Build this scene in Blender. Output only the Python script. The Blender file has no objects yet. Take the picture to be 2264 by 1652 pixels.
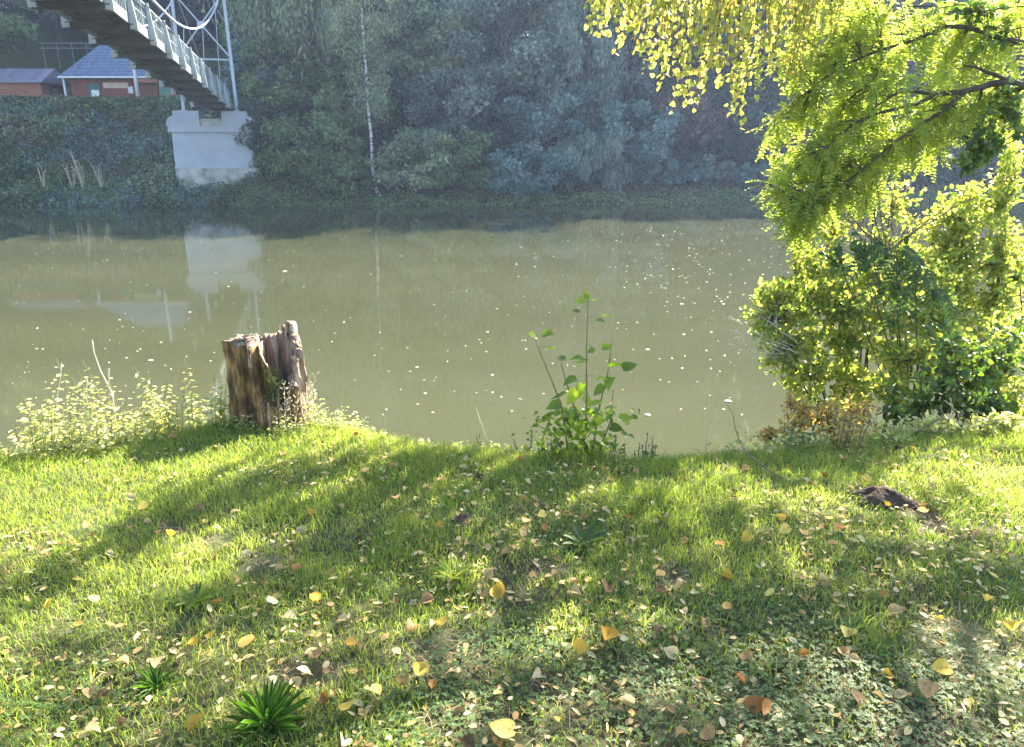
import bpy, bmesh, math, random
import numpy as np
from mathutils import Vector, Matrix

SC = bpy.context.scene
COL = SC.collection
PI = math.pi
R = math.radians
random.seed(7)
rg = np.random.default_rng(11)

# ------------------------------------------------------------------ camera maths
F = 1654.0; CX, CY = 1132.0, 826.0
PITCH = R(17.0)
CAMZ = 1.6
WATER = -2.4
cp, sp = math.cos(PITCH), math.sin(PITCH)

def ray(px, py):
    u = (px - CX) / F; v = (CY - py) / F
    return (u, cp + v * sp, -sp + v * cp)
def at(px, py, Y):
    d = ray(px, py); t = Y / d[1]
    return np.array([d[0] * t, Y, CAMZ + d[2] * t])
def on(px, py, z=0.0):
    d = ray(px, py); t = (z - CAMZ) / d[2]
    return np.array([d[0] * t, d[1] * t, z])

# ------------------------------------------------------------------ sun
SUN_AZ, SUN_EL = R(36), R(35)
SUN = np.array([math.sin(SUN_AZ) * math.cos(SUN_EL), math.cos(SUN_AZ) * math.cos(SUN_EL), math.sin(SUN_EL)])

# ------------------------------------------------------------------ noise in numpy
def _hash(ix, iy, s):
    n = (ix.astype(np.int64) * 374761393 + iy.astype(np.int64) * 668265263 + s * 974634777) & 0x7fffffff
    n = ((n ^ (n >> 13)) * 1274126177) & 0x7fffffff
    n = n ^ (n >> 16)
    return (n & 0xffff) / 65535.0
def vnoise(x, y, s=0):
    x = np.asarray(x, float); y = np.asarray(y, float)
    ix = np.floor(x); iy = np.floor(y); fx = x - ix; fy = y - iy
    fx = fx * fx * (3 - 2 * fx); fy = fy * fy * (3 - 2 * fy)
    a = _hash(ix, iy, s); b = _hash(ix + 1, iy, s); c = _hash(ix, iy + 1, s); d = _hash(ix + 1, iy + 1, s)
    return (a * (1 - fx) + b * fx) * (1 - fy) + (c * (1 - fx) + d * fx) * fy
def fbm(x, y, s=0, o=3):
    r = 0; a = 0.5; t = 0
    for i in range(o):
        r = r + a * vnoise(x * 2 ** i, y * 2 ** i, s + i * 17); t += a; a *= 0.5
    return r / t
def sstep(a, b, x):
    t = np.clip((x - a) / (b - a), 0, 1); return t * t * (3 - 2 * t)

# ------------------------------------------------------------------ terrain
_edge_px = [(-900, 1015), (-300, 1012), (30, 1002), (200, 992), (380, 958), (480, 925), (600, 914), (790, 938), (950, 980),
            (1200, 992), (1500, 1006), (1700, 990), (1900, 965), (2230, 940), (2700, 925), (3400, 900)]
_edge = np.array([on(a, b)[:2] for a, b in _edge_px])
def edge_y(x):
    return np.interp(x, _edge[:, 0], _edge[:, 1])
def shore_y(x):
    return np.interp(x, [-300, -35, 0, 22, 60, 300], [51.0, 51.4, 52.6, 55.6, 58.5, 60]) + 0.5 * (vnoise(x * 0.35, x * 0 + 3, 5) - 0.5)
def ground_z(x, y):
    x = np.asarray(x, float); y = np.asarray(y, float)
    e = edge_y(x)
    t = y - e
    near = 0.07 * (fbm(x * 0.9, y * 0.9, 3) - 0.5) + 0.03 * (fbm(x * 4, y * 4, 9) - 0.5) - 0.05 * np.exp(np.minimum(t, 0) / 0.18) + 0.05 * sstep(0, -3, t) * 0
    tt = np.maximum(t, 0)
    slope = -1.05 * tt + 0.18 * (fbm(x * 1.3, y * 1.3, 21) - 0.5) * np.minimum(tt, 1)
    z = np.where(t < 0, near, np.maximum(near + slope, -4.2))
    # the far bank
    s = shore_y(x); d = y - s
    w = sstep(-12, -17, x) * sstep(-75, -60, x) * 1.0   # terrace for the houses
    left = -2.55 + np.clip(d, 0, 9) * 0.83 + 0.6 * (fbm(x * 0.4, y * 0.4, 31) - 0.5) * sstep(0, 2, d) * sstep(9.5, 7.5, d) + np.maximum(d - 22, 0) * 0.86
    right = -2.55 + np.clip(d, 0, 3) * 0.35 + np.maximum(d - 3, 0) * 0.80 + 1.2 * (fbm(x * 0.15, y * 0.15, 33) - 0.5) * sstep(1, 6, d)
    far = np.minimum(w * left + (1 - w) * right, 75)
    far = np.where(d < 0, -2.55 + d * 0.8, far)
    far = np.maximum(far, -4.2)
    return np.where(y > 30, far, z)

def gz(x, y):
    return float(ground_z(np.array([x]), np.array([y]))[0])

# ------------------------------------------------------------------ mesh helpers
def link(o, parent=None):
    COL.objects.link(o)
    if parent is not None: o.parent = parent
    return o
def np_mesh(name, verts, faces_by_n, mats, parent=None, attr=None, smooth=False, matidx=None):
    """faces_by_n: list of (F,n) int arrays"""
    me = bpy.data.meshes.new(name)
    verts = np.ascontiguousarray(verts, dtype=np.float32)
    me.vertices.add(len(verts)); me.vertices.foreach_set('co', verts.ravel())
    loops = np.concatenate([f.ravel() for f in faces_by_n]).astype(np.int32)
    tot = np.concatenate([np.full(len(f), f.shape[1]) for f in faces_by_n]).astype(np.int32)
    start = np.concatenate([[0], np.cumsum(tot)[:-1]]).astype(np.int32)
    me.loops.add(len(loops)); me.loops.foreach_set('vertex_index', loops)
    me.polygons.add(len(tot)); me.polygons.foreach_set('loop_start', start); me.polygons.foreach_set('loop_total', tot)
    if smooth: me.polygons.foreach_set('use_smooth', np.ones(len(tot), bool))
    if attr is not None:
        a = me.attributes.new('rnd', 'FLOAT', 'FACE')
        a.data.foreach_set('value', np.ascontiguousarray(attr, dtype=np.float32))
    for m in (mats if isinstance(mats, (list, tuple)) else [mats]): me.materials.append(m)
    if matidx is not None: me.polygons.foreach_set('material_index', np.ascontiguousarray(matidx, dtype=np.int32))
    me.update(calc_edges=True); me.validate()
    o = bpy.data.objects.new(name, me)
    return link(o, parent)

def tag(o, label=None, cat=None, group=None, kind=None):
    if label: o['label'] = label
    if cat: o['category'] = cat
    if group: o['group'] = group
    if kind: o['kind'] = kind
    return o
def thing(name, label, cat, loc=(0, 0, 0), rotz=0, group=None):
    o = bpy.data.objects.new(name, None); COL.objects.link(o)
    o.empty_display_size = 0.1
    o.location = loc; o.rotation_euler = (0, 0, rotz)
    return tag(o, label, cat, group)

class MB:
    """collects boxes, bars, tubes in world or local coordinates, links as one mesh"""
    def __init__(s): s.v = []; s.f = []; s.off = np.zeros(3)
    def add(s, vs, fs):
        b = len(s.v); s.v.extend([tuple(float(c) for c in p) for p in vs]); s.f.extend([tuple(i + b for i in f) for f in fs])
    def box(s, c, sx, sy, sz, ax=(1, 0, 0), ay=(0, 1, 0), az=(0, 0, 1)):
        c = np.array(c, float); ax = np.array(ax) * sx / 2; ay = np.array(ay) * sy / 2; az = np.array(az) * sz / 2
        vs = [c + i * ax + j * ay + k * az for i in (-1, 1) for j in (-1, 1) for k in (-1, 1)]
        s.add(vs, [(0, 1, 3, 2), (4, 6, 7, 5), (0, 4, 5, 1), (2, 3, 7, 6), (0, 2, 6, 4), (1, 5, 7, 3)])
    def bar(s, a, b, w, h=None, up=(0, 0, 1)):
        a = np.array(a, float); b = np.array(b, float); h = h or w
        d = b - a; L = np.linalg.norm(d); d = d / L
        up = np.array(up, float)
        if abs(np.dot(up, d)) > 0.98: up = np.array([0, 1.0, 0])
        sx = np.cross(d, up); sx /= np.linalg.norm(sx); uz = np.cross(sx, d)
        s.box((a + b) / 2, w, L, h, sx, d, uz)
    def tube(s, pts, rad, n=8, caps=True):
        pts = [np.array(p, float) for p in pts]; m = len(pts)
        if not hasattr(rad, '__len__'): rad = [rad] * m
        vs = []; prev = None
        for i, p in enumerate(pts):
            d = pts[min(i + 1, m - 1)] - pts[max(i - 1, 0)]
            d = d / (np.linalg.norm(d) + 1e-9)
            if prev is None:
                a = np.cross(d, [0, 0, 1.0] if abs(d[2]) < 0.9 else [0, 1.0, 0])
            else:
                a = prev - d * np.dot(prev, d)
            a = a / (np.linalg.norm(a) + 1e-9); b = np.cross(d, a); prev = a
            for k in range(n):
                t = 2 * PI * k / n
                vs.append(p + rad[i] * (math.cos(t) * a + math.sin(t) * b))
        fs = [(i * n + k, i * n + (k + 1) % n, (i + 1) * n + (k + 1) % n, (i + 1) * n + k) for i in range(m - 1) for k in range(n)]
        if caps: fs += [tuple(range(n - 1, -1, -1)), tuple((m - 1) * n + k for k in range(n))]
        s.add(vs, fs)
    def build(s, name, mat, parent=None, smooth=False):
        me = bpy.data.meshes.new(name)
        me.from_pydata(s.v, [], s.f); me.materials.append(mat)
        if smooth: me.polygons.foreach_set('use_smooth', np.ones(len(me.polygons), bool))
        me.update()
        return link(bpy.data.objects.new(name, me), parent)
    def local(s, org):
        s.v = [tuple(np.array(p) - np.array(org)) for p in s.v]; return s

# ------------------------------------------------------------------ leaf templates (x across, y along, z normal), length 1
def T_quad():
    return np.array([[0, 0, 0], [0.5, 0.45, 0.05], [0, 1, 0], [-0.5, 0.45, 0.05]], float), [np.array([[0, 1, 2, 3]])]
def T_oval():
    v = [[0, 0, 0], [0.36, 0.22, .06], [0.46, 0.55, .07], [0.25, .85, .05], [0, 1, -.04], [-0.25, .85, .05], [-0.46, .55, .07], [-.36, .22, .06], [0, .3, 0], [0, .7, -.01]]
    return np.array(v, float), [np.array([[0, 1, 2, 8], [8, 2, 3, 9], [0, 8, 6, 7], [8, 9, 5, 6]]), np.array([[9, 3, 4], [9, 4, 5]])]
def T_heart(curl=0.0, fold=0.12, twist=0.0):
    out = [(0.18, -0.10), (0.40, -0.02), (0.50, 0.20), (0.46, 0.45), (0.32, 0.68), (0.14, 0.88), (0, 1.05)]
    v = [[0, 0, 0], [0, .35, 0], [0, .7, 0]]
    for x, y in out: v.append([x, y, fold * x * 2 + 0])
    for x, y in out[:-1]: v.append([-x, y, fold * x * 2])
    v = np.array(v, float)
    v[:, 2] += curl * (v[:, 1] - 0.4) ** 2 * 1.6 + curl * 0.8 * v[:, 0] ** 2 + twist * v[:, 0] * v[:, 1]
    q = [[0, 3, 4, 5], [0, 5, 6, 1], [1, 6, 7, 2], [2, 7, 8, 9], [0, 12, 11, 10], [0, 1, 13, 12], [1, 2, 14, 13], [2, 9, 15, 14]]
    return v, [np.array(q)]
QUAD, OVAL, HEART = T_quad(), T_oval(), T_heart()

def norm(a):
    return a / (np.linalg.norm(a, axis=-1, keepdims=True) + 1e-9)
class Leaves:
    def __init__(s, tpl): s.t = tpl; s.p = []; s.d = []; s.n = []; s.l = []; s.w = []; s.r = []
    def add(s, p, d, n, l, w, r):
        s.p.append(np.atleast_2d(p)); s.d.append(np.atleast_2d(d)); s.n.append(np.atleast_2d(n))
        k = len(s.p[-1])
        for q, x in ((s.l, l), (s.w, w), (s.r, r)):
            q.append(np.full(k, x) if np.ndim(x) == 0 else np.asarray(x))
    def count(s): return sum(len(x) for x in s.p)
    def build(s, name, mat, parent=None, org=(0, 0, 0), smooth=False):
        if not s.p: return None
        P = np.concatenate(s.p) - np.array(org); D = norm(np.concatenate(s.d)); N = np.concatenate(s.n)
        X = norm(np.cross(D, N)); N = np.cross(X, D)
        l = np.concatenate(s.l)[:, None, None]; w = np.concatenate(s.w)[:, None, None]; r = np.concatenate(s.r)
        tv, tf = s.t; k = len(tv)
        V = P[:, None, :] + X[:, None, :] * tv[None, :, 0:1] * w + D[:, None, :] * tv[None, :, 1:2] * l + N[:, None, :] * tv[None, :, 2:3] * l
        m = len(P); faces = []; at_ = []
        for f in tf:
            faces.append((np.arange(m)[:, None, None] * k + f[None]).reshape(-1, f.shape[1]))
            at_.append(np.repeat(r, len(f)))
        return np_mesh(name, V.reshape(-1, 3), faces, mat, parent, np.concatenate(at_), smooth)

# ------------------------------------------------------------------ materials
def newmat(name):
    m = bpy.data.materials.new(name); m.use_nodes = True
    nt = m.node_tree
    for n in list(nt.nodes): nt.nodes.remove(n)
    return m, nt
def N(nt, t, **kw):
    n = nt.nodes.new(t)
    for k, v in kw.items():
        if k in n.inputs: n.inputs[k].default_value = v
        else: setattr(n, k, v)
    return n
def ramp(nt, fac, stops):
    r = nt.nodes.new('ShaderNodeValToRGB'); el = r.color_ramp.elements
    while len(el) < len(stops): el.new(0.5)
    for e, (p, c) in zip(el, stops):
        e.position = p; e.color = (*c, 1)
    nt.links.new(fac, r.inputs[0]); return r.outputs[0]
def noise_fac(nt, scale, detail=4, coord='Object', stretch=None, rough=0.55):
    tc = nt.nodes.new('ShaderNodeTexCoord'); o = tc.outputs[coord]
    if stretch:
        mp = nt.nodes.new('ShaderNodeMapping'); mp.inputs['Scale'].default_value = stretch
        nt.links.new(o, mp.inputs[0]); o = mp.outputs[0]
    n = nt.nodes.new('ShaderNodeTexNoise'); n.inputs['Scale'].default_value = scale; n.inputs['Detail'].default_value = detail
    n.inputs['Roughness'].default_value = rough
    nt.links.new(o, n.inputs['Vector']); return n.outputs['Fac'], o
def leafmat(name, cols, trans=0.45, tcol=None, rough=0.45, spec=0.35, nscale=None):
    """cols: list of base colours picked by the per-leaf random value; tcol: (r,g,b) multiplier for light passing through"""
    m, nt = newmat(name)
    a = N(nt, 'ShaderNodeAttribute'); a.attribute_name = 'rnd'
    fac = a.outputs['Fac']
    if nscale:
        nf, _ = noise_fac(nt, nscale, 2)
        mx = N(nt, 'ShaderNodeMath', operation='MULTIPLY_ADD'); nt.links.new(nf, mx.inputs[0]); mx.inputs[1].default_value = 0.9
        mm = N(nt, 'ShaderNodeMath', operation='MULTIPLY_ADD'); nt.links.new(fac, mm.inputs[0]); mm.inputs[1].default_value = 0.6; mm.inputs[2].default_value = -0.25
        nt.links.new(mm.outputs[0], mx.inputs[2]); fac = mx.outputs[0]
    k = len(cols)
    c = ramp(nt, fac, [(i / (k - 1), cols[i]) for i in range(k)])
    p = N(nt, 'ShaderNodeBsdfPrincipled', Roughness=rough); p.inputs['Specular IOR Level'].default_value = spec
    nt.links.new(c, p.inputs['Base Color'])
    tr = N(nt, 'ShaderNodeBsdfTranslucent')
    mul = N(nt, 'ShaderNodeMix', data_type='RGBA', blend_type='MULTIPLY'); mul.inputs[0].default_value = 1
    nt.links.new(c, mul.inputs[6]); mul.inputs[7].default_value = (*(tcol or (1.6, 1.5, 0.5)), 1)
    nt.links.new(mul.outputs[2], tr.inputs['Color'])
    mix = N(nt, 'ShaderNodeMixShader'); mix.inputs[0].default_value = trans
    nt.links.new(p.outputs[0], mix.inputs[1]); nt.links.new(tr.outputs[0], mix.inputs[2])
    out = N(nt, 'ShaderNodeOutputMaterial'); nt.links.new(mix.outputs[0], out.inputs[0])
    return m
def fallenmat(name, cols, spot):
    m, nt = newmat(name)
    oi = N(nt, 'ShaderNodeObjectInfo'); a = N(nt, 'ShaderNodeAttribute'); a.attribute_name = 'rnd'
    nf, o = noise_fac(nt, 3.5, 5)
    ad = N(nt, 'ShaderNodeMath', operation='MULTIPLY_ADD'); nt.links.new(nf, ad.inputs[0]); ad.inputs[1].default_value = 0.7
    sb = N(nt, 'ShaderNodeMath', operation='SUBTRACT'); nt.links.new(oi.outputs['Random'], sb.inputs[0]); sb.inputs[1].default_value = 0.32; nt.links.new(sb.outputs[0], ad.inputs[2])
    c = ramp(nt, ad.outputs[0], [(i / (len(cols) - 1), cols[i]) for i in range(len(cols))])
    n2, _ = noise_fac(nt, 9, 3)
    sp_ = ramp(nt, n2, [(0.56, (1, 1, 1)), (0.68, spot)])
    mx = N(nt, 'ShaderNodeMix', data_type='RGBA', blend_type='MULTIPLY'); mx.inputs[0].default_value = 1
    nt.links.new(c, mx.inputs[6]); nt.links.new(sp_, mx.inputs[7])
    p = N(nt, 'ShaderNodeBsdfPrincipled', Roughness=0.65); p.inputs['Specular IOR Level'].default_value = 0.25; nt.links.new(mx.outputs[2], p.inputs['Base Color'])
    tr = N(nt, 'ShaderNodeBsdfTranslucent'); nt.links.new(mx.outputs[2], tr.inputs['Color'])
    mix = N(nt, 'ShaderNodeMixShader'); mix.inputs[0].default_value = 0.3; nt.links.new(p.outputs[0], mix.inputs[1]); nt.links.new(tr.outputs[0], mix.inputs[2])
    out = N(nt, 'ShaderNodeOutputMaterial'); nt.links.new(mix.outputs[0], out.inputs[0]); return m
def surf(name, cols, scale=3, rough=0.8, bump=0.0, bscale=None, stretch=None, spec=0.3, metallic=0.0, detail=5, bdist=0.02):
    m, nt = newmat(name)
    f, o = noise_fac(nt, scale, detail, stretch=stretch)
    k = len(cols)
    c = ramp(nt, f, [(0.3 + 0.4 * i / max(k - 1, 1), cols[i]) for i in range(k)])
    p = N(nt, 'ShaderNodeBsdfPrincipled', Roughness=rough, Metallic=metallic); p.inputs['Specular IOR Level'].default_value = spec
    nt.links.new(c, p.inputs['Base Color'])
    if bump:
        n2 = nt.nodes.new('ShaderNodeTexNoise'); n2.inputs['Scale'].default_value = bscale or scale * 3; n2.inputs['Detail'].default_value = 6
        nt.links.new(o, n2.inputs['Vector'])
        b = N(nt, 'ShaderNodeBump'); b.inputs['Strength'].default_value = bump; b.inputs['Distance'].default_value = bdist
        nt.links.new(n2.outputs['Fac'], b.inputs['Height']); nt.links.new(b.outputs[0], p.inputs['Normal'])
    out = N(nt, 'ShaderNodeOutputMaterial'); nt.links.new(p.outputs[0], out.inputs[0])
    return m

M = {}
M['soil'] = surf('soil', [(0.035, 0.026, 0.014), (0.05, 0.052, 0.018), (0.045, 0.07, 0.018)], 2.2, 0.95, 0.5, 30)
M['dirt'] = surf('dirt', [(0.022, 0.014, 0.009), (0.075, 0.050, 0.030)], 30, 0.95, 1.0, 70)
M['grass'] = leafmat('grass_blades', [(0.065, 0.12, 0.022), (0.14, 0.20, 0.042), (0.25, 0.30, 0.075), (0.42, 0.42, 0.17)], 0.5, (1.9, 1.9, 0.85), 0.5, 0.3, nscale=1.3)
M['straw'] = leafmat('straw', [(0.30, 0.24, 0.12), (0.45, 0.36, 0.20)], 0.3, (1.2, 1.1, 0.8), 0.7, 0.2)
M['clover'] = leafmat('clover', [(0.05, 0.10, 0.03), (0.10, 0.16, 0.045)], 0.4, (1.6, 1.7, 0.5), 0.55, 0.25)
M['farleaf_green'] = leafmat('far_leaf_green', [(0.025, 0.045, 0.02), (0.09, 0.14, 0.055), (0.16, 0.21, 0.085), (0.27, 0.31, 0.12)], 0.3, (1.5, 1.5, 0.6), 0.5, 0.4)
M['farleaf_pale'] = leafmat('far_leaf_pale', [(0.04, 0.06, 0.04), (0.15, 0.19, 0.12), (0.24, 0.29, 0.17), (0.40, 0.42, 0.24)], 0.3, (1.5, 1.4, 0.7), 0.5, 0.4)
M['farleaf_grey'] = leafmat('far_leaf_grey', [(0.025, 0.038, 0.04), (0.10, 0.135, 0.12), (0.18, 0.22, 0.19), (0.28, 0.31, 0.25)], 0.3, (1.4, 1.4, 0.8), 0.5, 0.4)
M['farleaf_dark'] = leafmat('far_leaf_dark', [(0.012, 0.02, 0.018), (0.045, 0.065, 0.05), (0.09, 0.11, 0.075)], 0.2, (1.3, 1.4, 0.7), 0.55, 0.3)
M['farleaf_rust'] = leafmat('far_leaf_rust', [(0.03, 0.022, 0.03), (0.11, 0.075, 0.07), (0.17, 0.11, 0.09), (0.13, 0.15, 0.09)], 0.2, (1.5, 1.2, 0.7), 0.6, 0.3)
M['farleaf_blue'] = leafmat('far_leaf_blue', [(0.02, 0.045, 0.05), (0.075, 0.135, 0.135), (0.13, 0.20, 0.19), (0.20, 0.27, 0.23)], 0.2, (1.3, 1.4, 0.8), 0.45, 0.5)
M['conifer'] = leafmat('conifer_needles', [(0.012, 0.02, 0.018), (0.022, 0.035, 0.028)], 0.1, (1.2, 1.3, 0.8), 0.6, 0.3)
M['ivy'] = leafmat('bank_cover', [(0.12, 0.06, 0.055), (0.03, 0.055, 0.03), (0.12, 0.17, 0.06), (0.28, 0.32, 0.14)], 0.2, (1.4, 1.5, 0.6), 0.5, 0.4, nscale=0.9)
M['linden'] = leafmat('yellow_lit_leaf', [(0.20, 0.25, 0.07), (0.30, 0.34, 0.10), (0.38, 0.38, 0.12), (0.46, 0.34, 0.13)], 0.6, (1.6, 1.6, 0.85), 0.45, 0.4)
M['locust'] = leafmat('locust_leaflet', [(0.15, 0.22, 0.045), (0.25, 0.31, 0.07), (0.38, 0.41, 0.12)], 0.65, (1.7, 1.7, 0.8), 0.5, 0.3)
M['bush'] = leafmat('bush_leaf', [(0.11, 0.18, 0.035), (0.20, 0.27, 0.06), (0.33, 0.37, 0.10), (0.46, 0.41, 0.14)], 0.6, (1.7, 1.7, 0.8), 0.45, 0.4)
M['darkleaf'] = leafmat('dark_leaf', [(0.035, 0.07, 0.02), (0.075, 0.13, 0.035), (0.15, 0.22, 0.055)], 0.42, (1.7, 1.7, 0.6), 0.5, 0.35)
M['rustleaf'] = leafmat('autumn_weed', [(0.26, 0.15, 0.06), (0.36, 0.27, 0.10), (0.30, 0.32, 0.09)], 0.5, (1.5, 1.4, 0.7), 0.6, 0.3)
M['nettle'] = leafmat('nettle_leaf', [(0.20, 0.25, 0.08), (0.33, 0.36, 0.14), (0.48, 0.48, 0.25)], 0.5, (1.6, 1.55, 0.85), 0.5, 0.4)
M['dryweed'] = leafmat('dry_weed', [(0.40, 0.32, 0.22), (0.55, 0.48, 0.36), (0.36, 0.34, 0.16)], 0.4, (1.2, 1.15, 0.9), 0.7, 0.2)
M['sapling'] = leafmat('sapling_leaf', [(0.05, 0.10, 0.015), (0.12, 0.19, 0.028), (0.24, 0.32, 0.04)], 0.55, (2.0, 2.0, 0.4), 0.45, 0.4)
M['rosette'] = leafmat('rosette_leaf', [(0.03, 0.08, 0.012), (0.06, 0.13, 0.02), (0.09, 0.18, 0.03)], 0.35, (1.8, 1.9, 0.5), 0.6, 0.25)
M['bark'] = surf('bark', [(0.035, 0.026, 0.02), (0.09, 0.07, 0.05)], 8, 0.9, 0.8, 20, stretch=(1, 1, 0.25))
M['twig'] = surf('twig', [(0.07, 0.045, 0.03), (0.16, 0.11, 0.07)], 12, 0.8)
M['palebark'] = surf('pale_twig', [(0.35, 0.30, 0.22), (0.6, 0.54, 0.44)], 12, 0.8)
M['farbark'] = surf('far_bark', [(0.05, 0.045, 0.04), (0.12, 0.11, 0.10)], 3, 0.9)
M['stem'] = surf('green_stem', [(0.10, 0.10, 0.04), (0.20, 0.15, 0.07)], 20, 0.7)

def mat_birch():
    m, nt = newmat('birch_bark')
    f, o = noise_fac(nt, 1.6, 4, stretch=(1, 1, 3.0))
    c = ramp(nt, f, [(0.40, (0.06, 0.055, 0.05)), (0.50, (0.45, 0.43, 0.40)), (0.7, (0.62, 0.60, 0.57))])
    p = N(nt, 'ShaderNodeBsdfPrincipled', Roughness=0.7); nt.links.new(c, p.inputs['Base Color'])
    out = N(nt, 'ShaderNodeOutputMaterial'); nt.links.new(p.outputs[0], out.inputs[0]); return m
M['birch'] = mat_birch()

def mat_water():
    m, nt = newmat('river_water')
    f, o = noise_fac(nt, 0.10, 5, stretch=(.5, 1.6, 1))
    c = ramp(nt, f, [(0.3, (0.036, 0.041, 0.021)), (0.7, (0.052, 0.056, 0.030))])
    p = N(nt, 'ShaderNodeBsdfPrincipled', Roughness=0.045, IOR=1.333)
    nt.links.new(c, p.inputs['Base Color'])
    n1 = N(nt, 'ShaderNodeTexNoise'); n1.inputs['Scale'].default_value = 1.6; n1.inputs['Detail'].default_value = 5
    mp = N(nt, 'ShaderNodeMapping'); mp.inputs['Scale'].default_value = (0.35, 1.0, 1)
    nt.links.new(o, mp.inputs[0]); nt.links.new(mp.outputs[0], n1.inputs['Vector'])
    b = N(nt, 'ShaderNodeBump'); b.inputs['Strength'].default_value = 0.07; b.inputs['Distance'].default_value = 0.010
    nt.links.new(n1.outputs['Fac'], b.inputs['Height']); nt.links.new(b.outputs[0], p.inputs['Normal'])
    out = N(nt, 'ShaderNodeOutputMaterial'); nt.links.new(p.outputs[0], out.inputs[0]); return m
M['water'] = mat_water()

# ------------------------------------------------------------------ ground and water
def axis(parts):
    out = []
    for a, b, st in parts: out.append(np.arange(a, b, st))
    return np.concatenate(out)
gx = axis([(-400, -100, 30), (-100, -60, 5), (-60, -9, 1.0), (-9, -5, 0.25), (-5, 6, 0.07), (6, 10, 0.25), (10, 80, 1.0), (80, 120, 5), (120, 420, 30)])
gy = axis([(-300, -20, 30), (-20, 0, 1.5), (0, 1, 0.2), (1, 6.5, 0.07), (6.5, 10, 0.3), (10, 30, 5), (30, 50, 2), (50, 64, 0.7), (64, 110, 2), (110, 160, 6), (160, 600, 40)])
X, Y = np.meshgrid(gx, gy); Z = ground_z(X, Y)
V = np.stack([X.ravel(), Y.ravel(), Z.ravel()], 1)
nx, ny = len(gx), len(gy)
i, j = np.meshgrid(np.arange(nx - 1), np.arange(ny - 1)); a = (j * nx + i).ravel()
tag(np_mesh('ground', V, [np.stack([a, a + 1, a + nx + 1, a + nx], 1)], M['soil'], smooth=True), 'brown earth of the two river banks and the hill', None, None, 'structure')
wv = np.array([[-400, 2, WATER], [420, 2, WATER], [420, 75, WATER], [-400, 75, WATER]], float)
tag(np_mesh('river_water', wv, [np.array([[0, 1, 2, 3]])], M['water']), 'murky olive river with faint reflections', None, None, 'structure')

# ------------------------------------------------------------------ grass
BARE = [(1020, 1150, .13), (1060, 1062, .07), (1950, 1110, .16), (2010, 1130, .12), (1200, 1255, .10), (560, 1240, .15), (480, 1190, .12), (1020, 1600, .14), (1010, 1440, .22), (1220, 1530, .12), (1430, 1490, .16),
        (2130, 1440, .25), (1100, 1640, .18), (2070, 1170, .10), (370, 1165, .1), (1660, 1570, .18), (1480, 1280, .1), (2020, 1640, .14), (1700, 1640, .15), (660, 1500, .14)]
BAREW = [(on(a, b)[:2], r * .68) for a, b, r in BARE]
def bare(x, y):
    m = np.zeros_like(x)
    for (c, r) in BAREW:
        d = np.hypot(x - c[0], y - c[1]) + 0.10 * (vnoise(x * 9, y * 9, 41) - 0.5)
        m = np.maximum(m, sstep(r * 1.25, r * 0.6, d))
    return m
LUSH = [(590, 1590, .18), (1000, 1280, .16), (1280, 1000, .28), (850, 1040, .3), (650, 1130, .3), (900, 1200, .25), (1430, 1110, .25), (1900, 1400, .2)]
LUSHW = [(on(a, b)[:2], r) for a, b, r in LUSH]
def lush(x, y):
    m = np.zeros_like(x)
    for (c, r) in LUSHW: m = np.maximum(m, sstep(r, r * 0.3, np.hypot(x - c[0], y - c[1])))
    return m
def sample_ground(n, y0=0.95, over=0.9, margin=0.9):
    y = np.sqrt(rg.random(n * 2) * (6.0 ** 2 - y0 ** 2) + y0 ** 2)
    x = (rg.random(n * 2) * 2 - 1) * (0.72 * y + margin)
    ok = y < edge_y(x) + over
    x, y = x[ok][:n], y[ok][:n]
    return x, y
def blades(x, y, h, w, lean, mat, name, rnd, kind='stuff', curl=1.0):
    n = len(x); z = ground_z(x, y) - 0.004
    az = rg.random(n) * 2 * PI; fa = rg.random(n) * 2 * PI
    d = np.stack([np.cos(az), np.sin(az), np.zeros(n)], 1); s = np.stack([np.cos(fa), np.sin(fa), np.zeros(n)], 1)
    B = np.stack([x, y, z], 1); up = np.array([0, 0, 1.0])
    l = lean[:, None]; H = h[:, None]; Wd = w[:, None] / 2
    P1 = B + up * H * 0.5 + d * H * l * 0.25; P2 = B + up * H * (1 - 0.35 * l * curl) + d * H * l * 0.9
    V = np.stack([B - s * Wd, B + s * Wd, P1 - s * Wd * 0.8, P1 + s * Wd * 0.8, P2], 1).reshape(-1, 3)
    k = np.arange(n)[:, None] * 5
    q = k + np.array([[0, 1, 3, 2]]); t = k + np.array([[2, 3, 4]])
    return np_mesh(name, V, [q, t], mat, None, np.concatenate([rnd, rnd]))
n = 250000
x, y = sample_ground(n)
xw = rg.uniform(-8.5, 9.0, 330000); yw = rg.uniform(-1.5, 6.5, 330000)
kw = (yw < edge_y(xw) + .9) & ((np.abs(xw) > .72 * yw + .9) | (yw < .95)) & (rg.random(330000) < .75); x = np.concatenate([x, xw[kw]]); y = np.concatenate([y, yw[kw]])
b = bare(x, y); lu = lush(x, y)
cl = fbm(x * 3.1, y * 3.1, 71)
dens = np.clip(0.35 + 1.2 * cl, 0, 1) * (1 - 0.93 * b) * (1 - .55 * sstep(3.0, 1.7, y) * sstep(.42, .62, fbm(x * 2.3, y * 2.3, 55)))
nearmask = sstep(2.5, 1.8, y) * sstep(-0.6, 0.2, x)
dens *= 1 - 0.2 * nearmask
keep = rg.random(len(x)) < dens
x, y = x[keep], y[keep]; b = b[keep]; lu = lu[keep]; cl = cl[keep]
edgey = sstep(-0.5, 0.05, y - edge_y(x))
h = (0.028 + 0.035 * rg.random(len(x)) + 0.03 * (cl - 0.4) + 0.05 * lu * rg.random(len(x)) + 0.04 * edgey * rg.random(len(x))) * (1 - 0.5 * b)
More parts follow.
